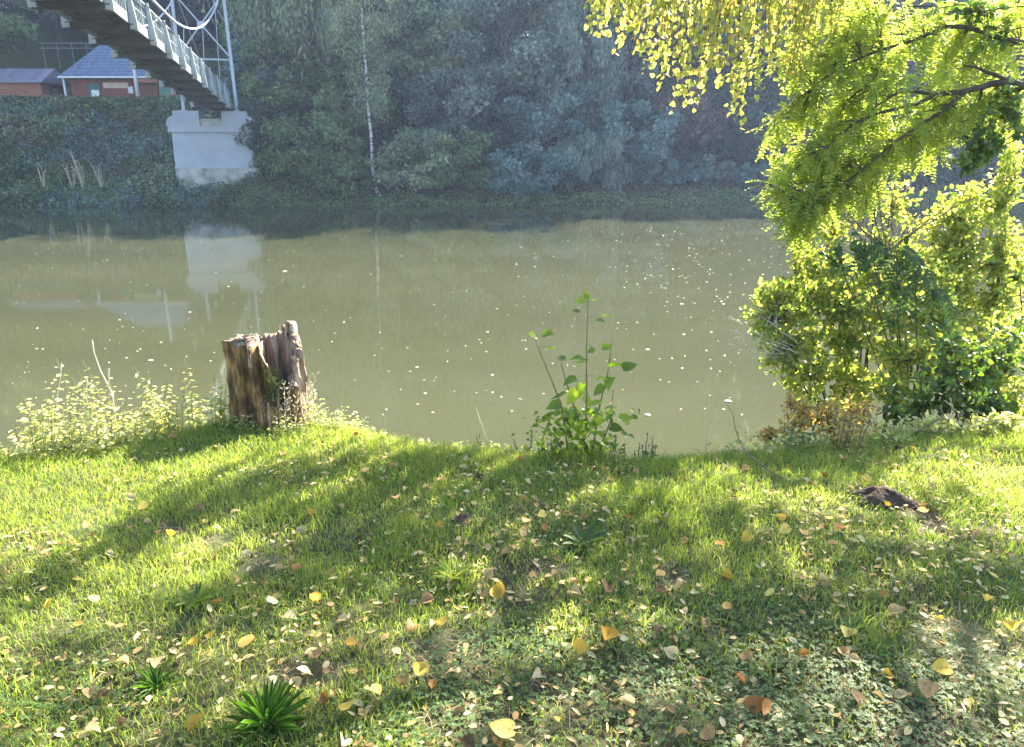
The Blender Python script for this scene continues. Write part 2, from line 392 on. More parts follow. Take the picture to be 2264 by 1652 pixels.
h = np.maximum(h, 0.012)
w = 0.0022 + 0.002 * rg.random(len(x)) + 0.001 * lu + .0025 * (np.abs(x) > .72 * y + 1.2)
g = blades(x, y, h, w, 0.2 + 1.0 * rg.random(len(x)), M['grass'], 'grass', np.clip(rg.normal(0.45, 0.25, len(x)), 0, 1))
tag(g, 'bright green lawn grass covering the near bank', 'grass', None, 'stuff')
# dry straw lying between the blades
n = 60000
x, y = sample_ground(n, over=0.2)
p = 0.12 + 0.8 * bare(x, y) + 0.5 * sstep(2.6, 1.7, y) * sstep(.35, .6, fbm(x * 2.3, y * 2.3, 55))
k = rg.random(len(x)) < p; x, y = x[k], y[k]
s_ = blades(x, y, 0.02 + 0.035 * rg.random(len(x)), 0.0015 + 0.0015 * rg.random(len(x)), 1.2 + 1.2 * rg.random(len(x)), M['straw'], 'straw_litter', rg.random(len(x)))
tag(s_, 'dry straw and dead grass blades lying among the green grass', 'straw', None, 'stuff')
# clover leaves
CL = [(1780, 1470, .35), (1640, 1400, .28), (1850, 1330, .25), (1780, 1600, .28), (1500, 1560, .35), (1360, 1430, .25), (1100, 1500, .25), (1250, 1190, .2), (2100, 1560, .3), (900, 1560, .25), (600, 1380, .15), (1980, 1600, .3), (150, 1580, .3), (1120, 1390, .15)]
L = Leaves(OVAL)
for (a, b_, r) in CL:
    c = on(a, b_)[:2]; m = int(420 * r * r / 0.09)
    rr = r * np.sqrt(rg.random(m)) * (0.7 + 0.6 * rg.random(m)); th = rg.random(m) * 2 * PI
    x = c[0] + rr * np.cos(th); y = c[1] + rr * np.sin(th)
    z = ground_z(x, y) + 0.008 + 0.022 * rg.random(m)
    for q in range(3):
        t = rg.random(m) * 0.6 + q * 2 * PI / 3 + th * 7
        d = np.stack([np.cos(t), np.sin(t), 0.25 * (rg.random(m) - 0.3)], 1)
        nn = np.stack([0.5 * (rg.random(m) - 0.5), 0.5 * (rg.random(m) - 0.5), np.ones(m)], 1)
        L.add(np.stack([x, y, z], 1), d, nn, 0.006 + 0.007 * rg.random(m), 0.007 + 0.005 * rg.random(m), rg.random(m))
tag(L.build('clover_cover', M['clover']), 'patches of small dark clover leaves growing through the lawn', 'clover', None, 'stuff')

# leaf rosettes (plantain, dandelion)
def rosette(px, py, r, nl, label, mat, upr=0.5, wid=0.028):
    c = on(px, py); c[2] = gz(c[0], c[1])
    t = thing('leaf_rosette', label, 'wild plant', tuple(c), 0, 'broad-leaved rosettes in the lawn')
    L = Leaves(OVAL)
    for i_ in range(nl):
        a_ = 2 * PI * i_ / nl + random.uniform(-.3, .3); e = random.uniform(0.25, 1.2) * upr
        d = np.array([math.cos(a_), math.sin(a_), math.tan(e)]); l = r * random.uniform(.7, 1.1)
        L.add(np.array([0, 0, 0.005]), d, np.array([-math.cos(a_) * .5, -math.sin(a_) * .5, 1.0]), l, wid * random.uniform(.8, 1.2), random.random())
    L.build('foliage', mat, t, smooth=True)
    return t
rosette(590, 1605, 0.14, 70, 'large upright clump of long green leaves at the bottom edge of the lawn', M['rosette'], 1.05, 0.012)
rosette(1000, 1280, 0.12, 20, 'sunlit spreading rosette of narrow yellow-green leaves in mid lawn', M['grass'], 0.7, 0.018)
rosette(1290, 1205, 0.12, 14, 'dark glossy rosette lying in the shaded lawn below the sapling', M['darkleaf'], 0.5, 0.03)
rosette(430, 1335, 0.10, 12, 'small bright green rosette in shade at left of the lawn', M['sapling'], 0.6, 0.022)
rosette(345, 1515, 0.09, 30, 'low dark tuft of pointed leaves near the lower left', M['rosette'], 0.9, 0.009)
rosette(1860, 1395, 0.09, 12, 'small dark rosette in the shaded lawn at lower right', M['darkleaf'], 0.5, 0.022)

# ------------------------------------------------------------------ fallen leaves
FL = {'tan': fallenmat('fallen_tan', [(0.26, 0.14, 0.05), (0.46, 0.31, 0.13), (0.58, 0.44, 0.22)], (.5, .4, .3)),
      'yellow': fallenmat('fallen_yellow', [(0.46, 0.26, 0.03), (0.60, 0.41, 0.06), (0.62, 0.50, 0.13)], (.55, .4, .2)),
      'orange': fallenmat('fallen_orange', [(0.24, 0.10, 0.025), (0.42, 0.20, 0.04), (0.50, 0.30, 0.08)], (.4, .3, .25)),
      'brown': fallenmat('fallen_brown', [(0.08, 0.04, 0.015), (0.17, 0.10, 0.045), (0.26, 0.17, 0.08)], (.5, .4, .4)),
      'pale': fallenmat('fallen_pale', [(0.36, 0.29, 0.14), (0.50, 0.42, 0.23), (0.58, 0.52, 0.32)], (.6, .5, .45))}
def leaf_mesh(kind, col, var):
    rr = random.Random(var * 31 + len(col))
    if kind == 'heart': v, f = T_heart(rr.uniform(-.9, 1.1), rr.uniform(.0, .6), rr.uniform(-.9, .9))
    elif kind == 'long':
        v, f = T_oval(); v = v.copy(); v[:, 0] *= 0.45; v[:, 2] += rr.uniform(-.5, .5) * (v[:, 1] - .5) ** 2 + rr.uniform(.2, .6) * np.abs(v[:, 0])
    else: v, f = T_oval(); v = v.copy(); v[:, 2] += rr.uniform(-1., 1.3) * (v[:, 1] - .5) ** 2 + rr.uniform(.0, 1.0) * np.abs(v[:, 0]); v[:, 0] *= rr.uniform(.6, 1.0)
    v = v.copy(); v[:, 1] -= 0.45
    # stalk, a thin strip behind the blade
    k = len(v); st = np.array([[-.012, -.45, 0], [.012, -.45, 0], [.05 + .01, -.85, .03], [.05 - .01, -.85, .03]])
    v = np.concatenate([v, st]); f = [f_.copy() for f_ in f]; f.append(np.array([[k, k + 1, k + 2, k + 3]]))
    v[:, 2] -= 0
    nf = sum(len(q) for q in f)
    o = np_mesh('fallen_leaf', v, f, FL[col], None, np.full(nf, rr.random()), True)
    return o
_protos = {}
def fallen(kind, col, var, x, y, size, rz, tiltx, tilty, label, group, lift=None):
    key = (kind, col, var)
    if key not in _protos:
        _protos[key] = leaf_mesh(kind, col, var); o = _protos[key]
    else:
        o = _protos[key].copy(); COL.objects.link(o)
    z = gz(x, y) + (0.015 + 0.022 * random.random() if lift is None else lift)
    o.location = (x, y, z); o.rotation_euler = (tiltx, tilty, rz); o.scale = (size,) * 3
    tag(o, label, 'leaf', group); return o
BIG = [  # px, py, size, kind, colour, label
 (1107, 1320, .062, 'heart', 'yellow', 'bright yellow leaf standing in mid lawn below the sunlit rosette'),
 (1108, 1632, .075, 'heart', 'yellow', 'big yellow heart leaf cut by the bottom edge of the photo'),
 (1340, 1428, .070, 'heart', 'yellow', 'folded yellow leaf with a pale one touching it in the lower lawn'),
 (1283, 1445, .058, 'heart', 'yellow', 'round pale yellow leaf just left of the folded yellow leaf'),
 (829, 1545, .058, 'heart', 'yellow', 'yellow leaf with two lobes beside the bottom clump of green leaves'),
 (1188, 1510, .065, 'oval', 'pale', 'nearly white curled leaf in the lower middle of the lawn'),
 (1308, 1462, .045, 'long', 'pale', 'thin white leaf lying below the round pale yellow leaf'),
 (697, 1465, .048, 'heart', 'tan', 'flat pinkish leaf left of the lower middle of the lawn'),
 (675, 1500, .050, 'heart', 'tan', 'tan leaf just below the flat pinkish leaf'),
 (549, 1425, .060, 'heart', 'orange', 'orange leaf with a pale rim in the lower left lawn'),
 (465, 1362, .045, 'long', 'pale', 'slim upright white leaf in the shaded lawn at left'),
 (1342, 1325, .055, 'heart', 'tan', 'pinkish round leaf right of the bright yellow leaf'),
 (1268, 1322, .060, 'heart', 'tan', 'large dull tan leaf between the bright yellow and the pinkish leaf'),
 (1700, 1332, .050, 'oval', 'yellow', 'small golden curled leaf in the shaded lower right'),
 (1875, 1425, .055, 'heart', 'yellow', 'golden folded leaf in the dark grass at lower right'),
 (1965, 1415, .065, 'oval', 'tan', 'long tan curled leaf right of the golden folded leaf'),
 (2075, 1500, .058, 'heart', 'yellow', 'dull yellow oval leaf standing near the right bottom corner'),
 (2050, 1560, .070, 'oval', 'tan', 'pale tan leaf slanting down below the dull yellow oval leaf'),
 (2175, 1355, .050, 'heart', 'yellow', 'pale yellow heart leaf near the right edge with shadow under it'),
 (2188, 1292, .052, 'heart', 'yellow', 'yellow heart leaf flat on the grass at the right edge'),
 (2225, 1415, .050, 'heart', 'yellow', 'half seen pale leaf at the very right edge'),
 (1670, 1578, .052, 'heart', 'orange', 'orange brown leaf in the lower right shade'),
 (1645, 1468, .045, 'heart', 'tan', 'tan heart leaf above the dark hollow in the lower right'),
 (1632, 1520, .042, 'heart', 'orange', 'small orange leaf below the tan heart leaf'),
 (1688, 1590, .075, 'long', 'orange', 'long orange leaf near the bottom right of the middle'),
 (1590, 1225, .045, 'heart', 'orange', 'orange leaf under an arched white stalk right of centre'),
 (1400, 1215, .040, 'oval', 'pale', 'small white round leaf right of the dark rosette'),
 (1338, 1148, .055, 'long', 'pale', 'white drooping leaf standing in the dark band of grass'),
 (1388, 1165, .050, 'long', 'orange', 'rusty upright leaf beside the white drooping leaf'),
 (1155, 1125, .040, 'oval', 'tan', 'light curled leaf on the dark band below the sapling'),
 (1185, 1135, .040, 'oval', 'tan', 'light curled leaf right of its twin on the dark band'),
 (665, 1182, .042, 'heart', 'pale', 'pale round leaf in the dark grass below the stump'),
 (518, 1140, .045, 'oval', 'pale', 'white leaf glinting at the edge of the left shade band'),
 (655, 1265, .042, 'heart', 'orange', 'small orange leaf half way down the left lawn'),
 (600, 1345, .060, 'oval', 'pale', 'bright white curled leaf in a sun fleck at left'),
 (640, 1375, .055, 'heart', 'pale', 'broad white leaf right of the bright white curled leaf'),
 (690, 1338, .045, 'heart', 'yellow', 'yellow leaf in the sun fleck at left'),
 (345, 1480, .060, 'oval', 'tan', 'dry crinkled leaf at the lower left above the dark tuft'),
 (232, 1540, .050, 'heart', 'tan', 'pink tan leaf at the lower left'),
 (245, 1240, .040, 'oval', 'pale', 'white leaf in the second sun streak at left'),
 (110, 1355, .050, 'long', 'yellow', 'yellow strip of leaf near the left edge'),
 (945, 1340, .055, 'oval', 'tan', 'upright pale folded leaf left of the bright yellow leaf'),
 (910, 1395, .050, 'heart', 'tan', 'tan leaf with a point in the sunny patch'),
 (1470, 1165, .042, 'heart', 'tan', 'flat beige leaf in shade right of the drooping leaf'),
 (1720, 1170, .040, 'heart', 'yellow', 'small yellow leaf on shaded grass below the bare twig'),
 (1775, 1200, .040, 'heart', 'orange', 'small orange brown leaf right of the small yellow leaf'),
 (1860, 1185, .060, 'heart', 'tan', 'pinkish brown leaf in the shade under the molehill'),
 (1240, 1605, .050, 'oval', 'yellow', 'bright yellow curled leaf right of the bottom heart leaf'),
 (1380, 1560, .060, 'heart', 'tan', 'buff heart leaf in the bottom middle'),
 (1565, 1640, .050, 'heart', 'tan', 'pale leaf tip at the bottom edge right of the middle'),
 (930, 1500, .055, 'heart', 'yellow', 'yellow and brown leaf in the lower middle shade'),
 (890, 1525, .050, 'oval', 'tan', 'pale torn leaf left of the yellow and brown leaf'),
 (200, 1625, .055, 'oval', 'tan', 'cream leaf slanting at the bottom left corner'),
 (440, 1615, .055, 'heart', 'yellow', 'cream yellow leaf at the bottom left'),
 (1460, 1330, .050, 'oval', 'brown', 'brown leaf in shade at the middle right'),
 (1605, 1360, .045, 'oval', 'orange', 'upright golden orange leaf in the dark right lawn'),
]
used = []
for k, (px, py, s, kd, c, lab) in enumerate(BIG):
    g = on(px, py); used.append(g[:2])
    fallen(kd, c, k % 6, g[0], g[1], s * .95, random.uniform(0, 6.28), random.uniform(-.2, .75), random.uniform(-.5, .5), lab, 'fallen leaves on the lawn', 0.034)
SMALL = [('heart', 'tan', 'small tan leaf lying in the lawn'), ('oval', 'tan', 'small curled buff leaf lying in the lawn'), ('oval', 'orange', 'small rusty orange leaf lying in the lawn'),
         ('heart', 'yellow', 'small yellow leaf lying in the lawn'), ('oval', 'brown', 'small dark brown withered leaf lying in the lawn'), ('long', 'pale', 'thin whitish leaf lying in the lawn'), ('oval', 'pale', 'small whitish curled leaf lying in the lawn')]
wts = [.28, .26, .10, .17, .10, .04, .05]
cnt = 0
while cnt < 235:
    y_ = math.sqrt(random.uniform(1.45 ** 2, 4.1 ** 2)); x_ = random.uniform(-1, 1) * 0.70 * y_
    if y_ > edge_y(x_) - 0.05: continue
    if y_ > 3.0 and x_ < -0.8 and random.random() < 0.6: continue
    kd, c, lab = random.choices(SMALL, wts)[0]
    zone = 'left' if x_ / y_ < -0.25 else ('right' if x_ / y_ > 0.25 else 'middle')
    dz = 'near' if y_ < 2.3 else ('far' if y_ > 3.1 else 'mid')
    where = {'near': 'close to the camera', 'mid': 'half way to the water', 'far': 'near the water edge'}[dz]
    fallen(kd, c, random.randrange(5), x_, y_, random.uniform(.025, .048), random.uniform(0, 6.28), random.uniform(-.5, .7), random.uniform(-.6, .6),
           f'{lab}, {zone} part, {where}', f'{lab.split(" lying")[0]}s in the lawn')
    cnt += 1
# crumbs of old leaves
L = Leaves(OVAL)
x, y = sample_ground(9000, over=0.1); kk = fbm(x * 2.6, y * 2.6, 131) + .12 * sstep(3.2, 1.8, y) > .5; x = x[kk]; y = y[kk]
m = len(x); t = rg.random(m) * 2 * PI
L.add(np.stack([x, y, ground_z(x, y) + 0.008 + 0.02 * rg.random(m)], 1), np.stack([np.cos(t), np.sin(t), 0.6 * (rg.random(m) - .5)], 1),
      np.stack([rg.random(m) - .5, rg.random(m) - .5, np.ones(m)], 1), 0.012 + 0.030 * rg.random(m) ** 1.3, 0.007 + 0.019 * rg.random(m) ** 1.3, rg.random(m))
crumb = leafmat('leaf_crumbs', [(0.12, 0.07, 0.03), (0.42, 0.26, 0.09), (0.58, 0.44, 0.20), (0.64, 0.54, 0.30)], 0.25, (1.2, 1.1, 0.8), 0.7, 0.2)
tag(L.build('leaf_litter', crumb), 'crumbs of old brown and tan leaves scattered in the grass', 'leaf litter', None, 'stuff')

# molehill and bare earth heaps
def heap(px, py, r, h, label, seed):
    c = on(px, py); z0 = gz(c[0], c[1])
    nr, na = 14, 40; vs = [[0, 0, h]]; rr = random.Random(seed)
    for i_ in range(1, nr + 1):
        for k_ in range(na):
            t = 2 * PI * k_ / na; q = i_ / nr
            f = 1 + 0.35 * (vnoise(np.array([math.cos(t) * 2 + seed]), np.array([math.sin(t) * 2]), seed)[0] - .5) * 2
            xx = r * q * f * math.cos(t); yy = 0.75 * r * q * f * math.sin(t)
            zz = h * (1 - q ** 1.6) + 0.035 * (fbm(np.array([xx * 40 + seed]), np.array([yy * 40]), seed)[0] - .5) * (1 - q * .6) - 0.012 * (q > .95)
            vs.append([xx, yy, zz])
    fs3 = [[0, 1 + k_, 1 + (k_ + 1) % na] for k_ in range(na)]
    fs4 = [[1 + (i_ - 1) * na + k_, 1 + i_ * na + k_, 1 + i_ * na + (k_ + 1) % na, 1 + (i_ - 1) * na + (k_ + 1) % na] for i_ in range(1, nr) for k_ in range(na)]
    o = np_mesh('earth_heap', np.array(vs, float), [np.array(fs3), np.array(fs4)], M['dirt'], smooth=False)
    o.location = (c[0], c[1], z0 + 0.002); tag(o, label, 'earth heap', 'heaps of bare earth in the lawn')
heap(1945, 1112, .15, .065, 'crumbly dark brown molehill in the right of the lawn', 3)
heap(1020, 1152, .065, .02, 'small flat patch of dark earth in the middle band of shade', 5)
heap(1062, 1062, .035, .03, 'little dark earth hole mound in the sunlit grass left of the sapling', 8)

# ------------------------------------------------------------------ the stump
def stump():
    c = on(590, 922); org = np.array([c[0], c[1] + 0.02, gz(c[0], c[1]) - .04])
    root = thing('tree_stump', 'rotten broken tree stump with hollow side at the bank edge', 'tree stump', tuple(org))
    na, nh = 150, 46
    def rim(t):   # t: angle, 0 = +x (right), -90 = towards the camera
        a_ = math.degrees(t) % 360
        pts = [(0, .50), (15, .55), (32, .60), (45, .605), (56, .58), (70, .55), (95, .53), (130, .545), (180, .55), (215, .56), (250, .565), (268, .56), (280, .50), (292, .41), (300, .33), (320, .27), (340, .33), (352, .44), (360, .50)]
        return float(np.interp(a_, [p[0] for p in pts], [p[1] for p in pts]))
    vo = []; vi = []
    for k in range(na):
        t = 2 * PI * k / na; ct, st = math.cos(t), math.sin(t)
        jag = 0.035 * (vnoise(np.array([k * 0.55]), np.array([0.]), 3)[0] - .5) + (0.07 * (vnoise(np.array([k * 0.9]), np.array([5.]), 9)[0] - .4) if (t < 1.25 or t > 5.9) else 0)
        H = rim(t) + jag
        for j_ in range(nh + 1):
            q = j_ / nh; z = -0.35 + (H + 0.35) * q
            flare = 0.03 * math.exp(-max(z, 0) / 0.13)
            ridge = 0.055 * (fbm(np.array([k * 0.23 + z * 1.5]), np.array([z * 1.3]), 5, 4)[0] - .5) * 2 + 0.016 * math.sin(k * 0.42 + 2 * z) * math.sin(z * 4 + k * .1)
            r_ = 0.205 + flare + ridge + 0.026 * (fbm(np.array([k * .5]), np.array([z * 16]), 77, 4)[0] - .5)
            hole = 0.06 * math.exp(-((t - 4.95) / .28) ** 2 - ((z - .28) / .2) ** 2)
            r_ -= hole
            lean = 0.02 + 0.0 * z
            r_ *= .96; cut = .055 * math.exp(-((t - 4.72 - .25 * (.5 - z)) / .07) ** 2) * (z > .02) + .035 * math.exp(-((t - 4.25 - .2 * z) / .05) ** 2) + .03 * math.exp(-((t - 5.6) / .06) ** 2); r_ -= cut
            vo.append([r_ * ct * 1.05 + lean, r_ * st * .95, z])
            ri = max(r_ - 0.035 - 0.05 * (1 - q) - 0.02 * vnoise(np.array([k * .3]), np.array([z * 6]), 7)[0], 0.02)
            if t > 0.2 and t < 1.3: ri = max(r_ - 0.05, .02)
            if 3.1 < t < 4.75: ri = max(r_ - 0.13 - .02 * math.sin(k), .02)
            vi.append([ri * ct * 1.05 + lean, ri * st * .95, z - 0.012 * math.sin(k * 1.7)])
    m = nh + 1; V = np.array(vo + vi, float); off = na * m
    fo = []; fi = []; ft = []
    for k in range(na):
        k2 = (k + 1) % na
        for j_ in range(nh):
            fo.append([k * m + j_, k2 * m + j_, k2 * m + j_ + 1, k * m + j_ + 1])
            fi.append([off + k * m + j_, off + k * m + j_ + 1, off + k2 * m + j_ + 1, off + k2 * m + j_])
        ft.append([k * m + nh, k2 * m + nh, off + k2 * m + nh, off + k * m + nh])
    # material: streaked rotten wood, partly darkened for the shade on the front
    mt, nt = newmat('rotten_wood')
    f1, o = noise_fac(nt, 9, 8, stretch=(2.4, 2.4, 0.6), rough=.7); 
    f0, _ = noise_fac(nt, 7, 4); mm0 = N(nt, 'ShaderNodeMath', operation='MULTIPLY_ADD'); nt.links.new(f0, mm0.inputs[0]); mm0.inputs[1].default_value = .55; sb0 = N(nt, 'ShaderNodeMath', operation='SUBTRACT'); nt.links.new(f1, sb0.inputs[0]); sb0.inputs[1].default_value = .29; nt.links.new(sb0.outputs[0], mm0.inputs[2]); f1 = mm0.outputs[0]
    c1 = ramp(nt, f1, [(0.30, (0.018, 0.010, 0.004)), (0.46, (0.13, 0.068, 0.022)), (0.60, (0.32, 0.18, 0.065)), (0.78, (0.52, 0.38, 0.20))])
    p = N(nt, 'ShaderNodeBsdfPrincipled', Roughness=0.85); nt.links.new(c1, p.inputs['Base Color'])
    n2 = N(nt, 'ShaderNodeTexNoise'); n2.inputs['Scale'].default_value = 14; n2.inputs['Detail'].default_value = 8
    mp = N(nt, 'ShaderNodeMapping'); mp.inputs['Scale'].default_value = (3.5, 3.5, 0.4); nt.links.new(o, mp.inputs[0]); nt.links.new(mp.outputs[0], n2.inputs['Vector'])
    b = N(nt, 'ShaderNodeBump'); b.inputs['Strength'].default_value = 1; b.inputs['Distance'].default_value = 0.03
    nt.links.new(n2.outputs['Fac'], b.inputs['Height']); nt.links.new(b.outputs[0], p.inputs['Normal'])
    out = N(nt, 'ShaderNodeOutputMaterial'); nt.links.new(p.outputs[0], out.inputs[0])
    mi = surf('weathered_lit_wood', [(0.05, 0.03, 0.02), (0.24, 0.17, 0.12), (0.48, 0.38, 0.30)], 10, 0.9, 1.0, 18, stretch=(3, 3, .4))  # grey wood; sunlit look of rim and right side put into the colour
    nf = len(fo) + len(fi) + len(ft)
    idx = np.concatenate([np.zeros(len(fo)), np.ones(len(fi)), np.ones(len(ft))])
    # the back right shards get the pale sunlit tone on their outer side too
    for q, f in enumerate(fo):
        k = f[0] // m; tt = 2 * PI * k / na
        if (tt < 1.3 or tt > 5.75) : idx[q] = 1
    o = np_mesh('trunk', V, [np.array(fo), np.array(fi), np.array(ft)], [mt, mi], root, None, False, idx)
    # splinters on the rim
    mb = MB()
    for k in range(34):
        t = random.choice([random.uniform(.1, 1.3), random.uniform(.1, 1.3), random.uniform(4.6, 6.1)]); H = rim(t)
        r_ = 0.20; p0 = np.array([r_ * 1.05 * math.cos(t), r_ * .95 * math.sin(t), H - .12]); L_ = random.uniform(.10, .19)
        p1 = p0 + np.array([random.uniform(-.012, .012), random.uniform(-.012, .012), L_])
        mb.tube([p0, (p0 + p1) / 2 + [random.uniform(-.004, .004), 0, 0], p1], [random.uniform(.006, .010), random.uniform(.004, .008), .0015], 5)
    mb.build('splinter', mi, root)
    # moss pad on the inner slope
    L = Leaves(QUAD)
    m_ = 500; t = rg.normal(5.2, .13, m_); z = rg.normal(.30, .05, m_)
    L.add(np.stack([.222 * np.cos(t), .205 * np.sin(t), z], 1), np.stack([rg.normal(0, 1, m_), rg.normal(0, 1, m_), rg.normal(0, 1, m_)], 1), rg.normal(0, 1, (m_, 3)), .009, .007, rg.random(m_) * .4)
    L.build('moss', M['darkleaf'], root)
stump()

# ------------------------------------------------------------------ plants near the camera
def curve_pts(p0, p1, sag=(0, 0, 0), n=6, wob=0.0):
    p0 = np.array(p0, float); p1 = np.array(p1, float); out = []
    for i_ in range(n):
        q = i_ / (n - 1); out.append(p0 * (1 - q) + p1 * q + np.array(sag) * 4 * q * (1 - q) + (np.array([random.uniform(-1, 1) for _ in range(3)]) * wob if 0 < i_ < n - 1 else 0))
    return out
def along(pts, q):
    m = len(pts) - 1; f = min(max(q, 0), 0.9999) * m; i_ = int(f); return pts[i_] * (1 - f + i_) + pts[i_ + 1] * (f - i_), (pts[i_ + 1] - pts[i_])
def rv(s=1.0): return np.array([random.gauss(0, s), random.gauss(0, s), random.gauss(0, s)])

def weed(name, label, cat, p, h, lean, mat, stem_mat, nlev=9, ll=.06, lw=.03, bare_top=0.0, droop=-.3, nst=1, spread=.05, group=None, tpl=OVAL, sr=.0045):
    p = np.array(p, float)
    t = thing(name, label, cat, tuple(p), 0, group)
    mb = MB(); L = Leaves(tpl)
    for s_i in range(nst):
        b = np.array([random.uniform(-1, 1) * spread, random.uniform(-1, 1) * spread, -0.03])
        hh = h * (1 if s_i == 0 else random.uniform(.6, .95)); ln = np.array([lean[0] + random.uniform(-.12, .12) * (nst > 1), lean[1] + random.uniform(-.12, .12) * (nst > 1), 0]) * hh
        pts = curve_pts(b, b + np.array([0, 0, hh]) + ln, (-ln[0] * .2, -ln[1] * .2, 0), 6, 0.004)
        mb.tube(pts, list(np.linspace(sr, sr * .35, 6)), 5)
        lev = int(nlev * (1 if s_i == 0 else .8))
        for k in range(lev):
            q = 0.12 + (0.86 - bare_top) * k / lev; c, d = along(pts, q); a0 = k * 1.57 + random.uniform(-.4, .4)
            sc = (1 - 0.45 * q) * random.uniform(.7, 1.15)
            for w_ in (0, PI):
                a_ = a0 + w_
                dd = np.array([math.cos(a_), math.sin(a_), droop + random.uniform(-.35, .45)])
                L.add(c + dd * .01, dd, np.array([0, 0, 1]) + rv(.45), ll * sc, lw * sc, random.random())
    mb.build('stem', stem_mat, t); L.build('foliage', mat, t, smooth=True)
    return t
def edge_pt(px, back=0.0):
    """a point on the bank edge below screen column px, BACK metres down the slope"""
    d = ray(px, 980); t = 3.9 / d[1]; x_ = d[0] * t; y_ = float(edge_y(x_)) + back
    x_ = d[0] * (y_ / d[1]); y_ = float(edge_y(x_)) + back
    return np.array([x_, y_, gz(x_, y_)])
G1 = 'nettles along the left bank edge'
NET = [(50, .28, .15, (0, 0), 'pale nettle at the very left end of the bank edge', 0),
       (120, .42, .10, (.05, 0), 'tall bushy nettle, second from the left, with a thin dead stalk above', 0),
       (165, .36, .20, (-.1, 0), 'leaning nettle with dry seed tufts behind the second clump', 0),
       (240, .48, .10, (-.15, 0), 'tallest nettle of the left row with broad yellow-green leaves', 0),
       (300, .36, .15, (.1, 0), 'round-leaved nettle to the right of the tallest one', 0),
       (355, .30, .15, (.1, 0), 'short nettle at the right end of the left nettle row', 0),
       (395, .30, .08, (.1, 0), 'thin nettle in the gap left of the stump', 0),
       (430, .40, .06, (-.1, 0), 'nettle with a pale top between the left row and the stump', 0),
       (475, .32, .04, (.1, 0), 'low leafy nettle touching the left side of the stump', 0),
       (90, .22, .02, (0, 0), 'low nettle in front at the left edge of the lawn', 0),
       (205, .24, .04, (.1, 0), 'low pale nettle in front of the tall ones', 0),
       (325, .20, .04, (0, 0), 'small nettle at the foot of the left row', 0)]
for px, h, back, ln, lab, bt in NET:
    weed('nettle', lab, 'nettle', edge_pt(px, back), h * 1.25 + back * .8, ln, M['nettle'], M['stem'], 16, .058, .032, bt, -.25, 8, .12, G1, sr=.0032)
weed('dry_weed', 'pale dried weed tangle leaning against the right side of the stump', 'dry weed', edge_pt(660, -.12), .42, (.12, 0), M['dryweed'], M['palebark'], 13, .034, .010, 0, .9, 9, .09, sr=.0018)
weed('dry_weed', 'short pale dry weed in front of the stump', 'dry weed', edge_pt(600, -.2), .24, (-.05, 0), M['dryweed'], M['palebark'], 11, .030, .009, 0, .9, 7, .08, sr=.0018)
weed('dry_weed', 'low whitish weed to the right of the stump', 'dry weed', edge_pt(715, -.05), .20, (.2, 0), M['nettle'], M['palebark'], 14, .035, .018, 0, .1, 10, .10, sr=.0018)
weed('dry_weed', 'low pale weed furthest right of the stump', 'dry weed', edge_pt(760, 0), .15, (.25, 0), M['nettle'], M['palebark'], 12, .03, .017, 0, .1, 9, .10, sr=.0018)
weed('nettle', 'low pale nettle just right of the dry weed tangle', 'nettle', edge_pt(690, .03), .30, (.15, 0), M['nettle'], M['stem'], 12, .05, .026, 0, -.1, 6, .10, G1, sr=.003)
weed('nettle', 'last low nettle on the slope right of the stump', 'nettle', edge_pt(745, .05), .24, (.2, 0), M['nettle'], M['stem'], 10, .045, .024, 0, -.1, 6, .12, G1, sr=.003)
weed('nettle', 'small leafy weed in front of the left foot of the stump', 'nettle', edge_pt(540, -.20), .16, (0, 0), M['nettle'], M['stem'], 9, .04, .024, 0, 0, 9, .08, sr=.0025)
weed('nettle', 'leafy weed hiding the right foot of the stump', 'nettle', edge_pt(640, -.22), .17, (0, 0), M['nettle'], M['stem'], 9, .04, .022, 0, 0, 10, .08, sr=.0025)
def stalk(pts_px, Y, label, r=.004, name='dead_stalk', mat='palebark'):
    P = [at(a, b, Y + (c if len(q) > 2 else 0)) for q in pts_px for a, b, c in [(*q, 0) if len(q) == 2 else q]]
    org = P[0]
    mb = MB(); mb.tube([p - org for p in P], list(np.linspace(r, r * .45, len(P))), 6)
    o = mb.build(name, M[mat], None, True); o.location = tuple(org); tag(o, label, 'stalk', 'bare dead stalks at the bank'); return o
stalk([(262, 990), (248, 870), (222, 820), (208, 780), (204, 752)], 4.1, 'tall bare curved stalk rising above the left nettles', .0055)
stalk([(195, 985), (205, 930), (190, 880), (193, 838)], 4.1, 'short bare stalk left of the tall curved one')
stalk([(120, 960), (126, 880), (134, 835), (136, 803)], 4.1, 'thin leftmost bare stalk above the nettles', .0035)
stalk([(243, 900), (240, 850), (241, 815)], 4.1, 'short straight stalk beside the tall curved one', .0035)
stalk([(1080, 985), (1065, 940), (1052, 900)], 4.0, 'faint dry grass stalk left of the sapling', .002)
stalk([(1560, 1000), (1562, 960), (1560, 930)], 4.0, 'faint upright dry stalk between sapling and bare twig', .002)

def bare_twig():
    P = [(1745, 1066, 3.33), (1700, 1040, 3.42), (1655, 1005, 3.6), (1635, 975, 3.68), (1625, 945, 3.75), (1620, 915, 3.8), (1606, 893, 3.85)]
    P = [at(a, b, c) for a, b, c in P]; org = P[0]
    mb = MB(); mb.tube([p - org for p in P], [.0042, .0039, .0036, .0032, .0027, .0022, .0015], 6)
    q = at(1560, 962, 3.72)
    o = mb.build('bare_twig', M['twig'], None, True); o.location = tuple(org)
    tag(o, 'thin dark bare twig rising from the lawn to the right of the sapling', 'twig')
bare_twig()

